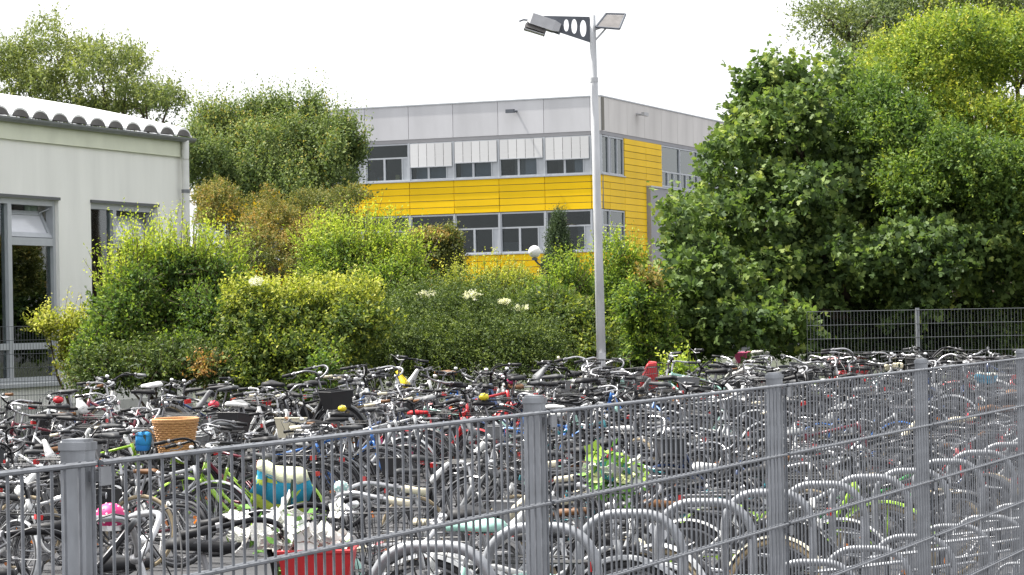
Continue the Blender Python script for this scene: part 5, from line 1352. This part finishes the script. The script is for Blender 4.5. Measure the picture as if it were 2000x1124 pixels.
flower_bunch(wpt(f2, (HB[0] + .21, 0, HB[1] + .13)), 'bright green leafy garland with a few blossoms filling a wire basket', 40, .06, [(.35, .52, .06), (.30, .48, .06), (.62, .66, .30), (.05, .25, .28), (.7, .72, .62)], 4, leafn=240, lcol=(.16, .36, .05))
def ball(pos, r, col, label, name, cat):
    root = empty(name, pos); put(root, label, cat)
    b = MB(); b.sphere((0, 0, 0), (r, r, r * .86), 20, 14); b.build('dome', M['plastic'], root, smooth=True, color=col)
    MB().tube([(0, 0, -r * .95), (0, 0, -r * .6)], r * .7, 14).build('base_ring', M['chrome'], root)
    d = MB().sphere((0, 0, 0), (.004, .004, .004), 6, 4).mesh('dot', M['petal'])
    for i in range(40):
        z = 1 - 2 * (i + .5) / 40; a = i * 2.4; q = math.sqrt(1 - z * z)
        link('dot', d, root, Matrix.Translation((r * q * math.cos(a), r * q * math.sin(a), r * .86 * z)))
    return root
ball(wpt(SPO[-1], (HB[0] - .02, -.16, HB[1] + .15)), .052, (.72, .03, .20), 'large pink bicycle bell with pale dots beside the left fence post', 'bicycle_bell', 'bell')
ball(wpt(SPO[4], (HB[0] + .03, .10, HB[1] + .13)), .034, (.40, .62, .58), 'pale mint bicycle bell on the bars of the mint bicycle', 'bicycle_bell', 'bell')
def helmet(pos, rz, col, label, s=1.0):
    root = empty('bike_helmet', pos, rz); put(root, label, 'helmet')
    root.scale = (s, s, s)
    link('helmet_shell', BM['helmet'], root, None, col)
    for y in (-.05, 0, .05): MB().tube([(-.11, y, .035), (-.04, y * 1.1, .088 - abs(y) * .3), (.05, y * 1.1, .086 - abs(y) * .3), (.115, y, .035)], .009, 6).build('vent_rib', M['black'], root)
    MB().tube(spline([(-.06, .10, -.03), (-.01, .08, -.12), (0, 0, -.16), (-.01, -.08, -.12), (-.06, -.10, -.03)], 4), .006, 5).build('chin_strap', M['black'], root)
    return root
# lost-and-found colours in the far rows: covers, bags and helmets hung on bars
hang = [(670, 793, 33.0, (.78, .60, .02), 'yellow helmet hanging in the row below the hedge', .42), (965, 806, 33.5, (.80, .66, .03), 'yellow helmet among the bars left of the fence post', .5),
        (1604, 690, 45.5, (.62, .22, .20), 'pale red helmet at the top of the far bicycles', .7), (125, 785, 30.0, (.62, .03, .04), 'red helmet hanging at the far left', .5), (400, 803, 29.5, (.60, .03, .06), 'red helmet right of the wicker basket', .55),
        (1004, 757, 39.0, (.70, .06, .22), 'magenta helmet in front of the arching shrub', .6)]
def nearest(px, py, loc):
    best = None
    for b in BIKES:
        q = wpt(b[0], loc); x, y = proj(q); e = (x - px) ** 2 + 2.0 * (y - py) ** 2
        if best is None or e < best[0]: best = (e, q, b[0])
    return best[1], best[2]
for px, py, d, c, lab, s in hang:
    q, o = nearest(px, py, (-.268, 0, .985)); helmet(q + Vector((0, 0, .02)), random.uniform(0, 6), c, lab, s)
bag(nearest(1697, 704, (-.56, 0, .84))[0], .4, (.36, .2, .13), ((.62, .015, .02), (.68, .02, .03), (.7, .03, .04)), 'bright red bag lying on top of the far bicycles at right')
bag(nearest(1765, 724, (-.268, 0, .99))[0], .2, (.24, .13, .10), ((.72, .66, .46), (.74, .68, .48), (.74, .68, .48)), 'cream seat cover on a bicycle beside the right fence post', 'seat_cover', 'seat cover')
bag(nearest(1935, 858, (-.56, 0, .84))[0], .2, (.14, .1, .14), ((.70, .03, .04), (.72, .03, .05), (.72, .03, .05)), 'small red bag between hoops near the right edge')
bag(nearest(1930, 735, (-.56, 0, .84))[0], .2, (.26, .15, .12), ((.05, .35, .55), (.05, .35, .55), (.6, .6, .55)), 'light blue bag on a bicycle at the far right')
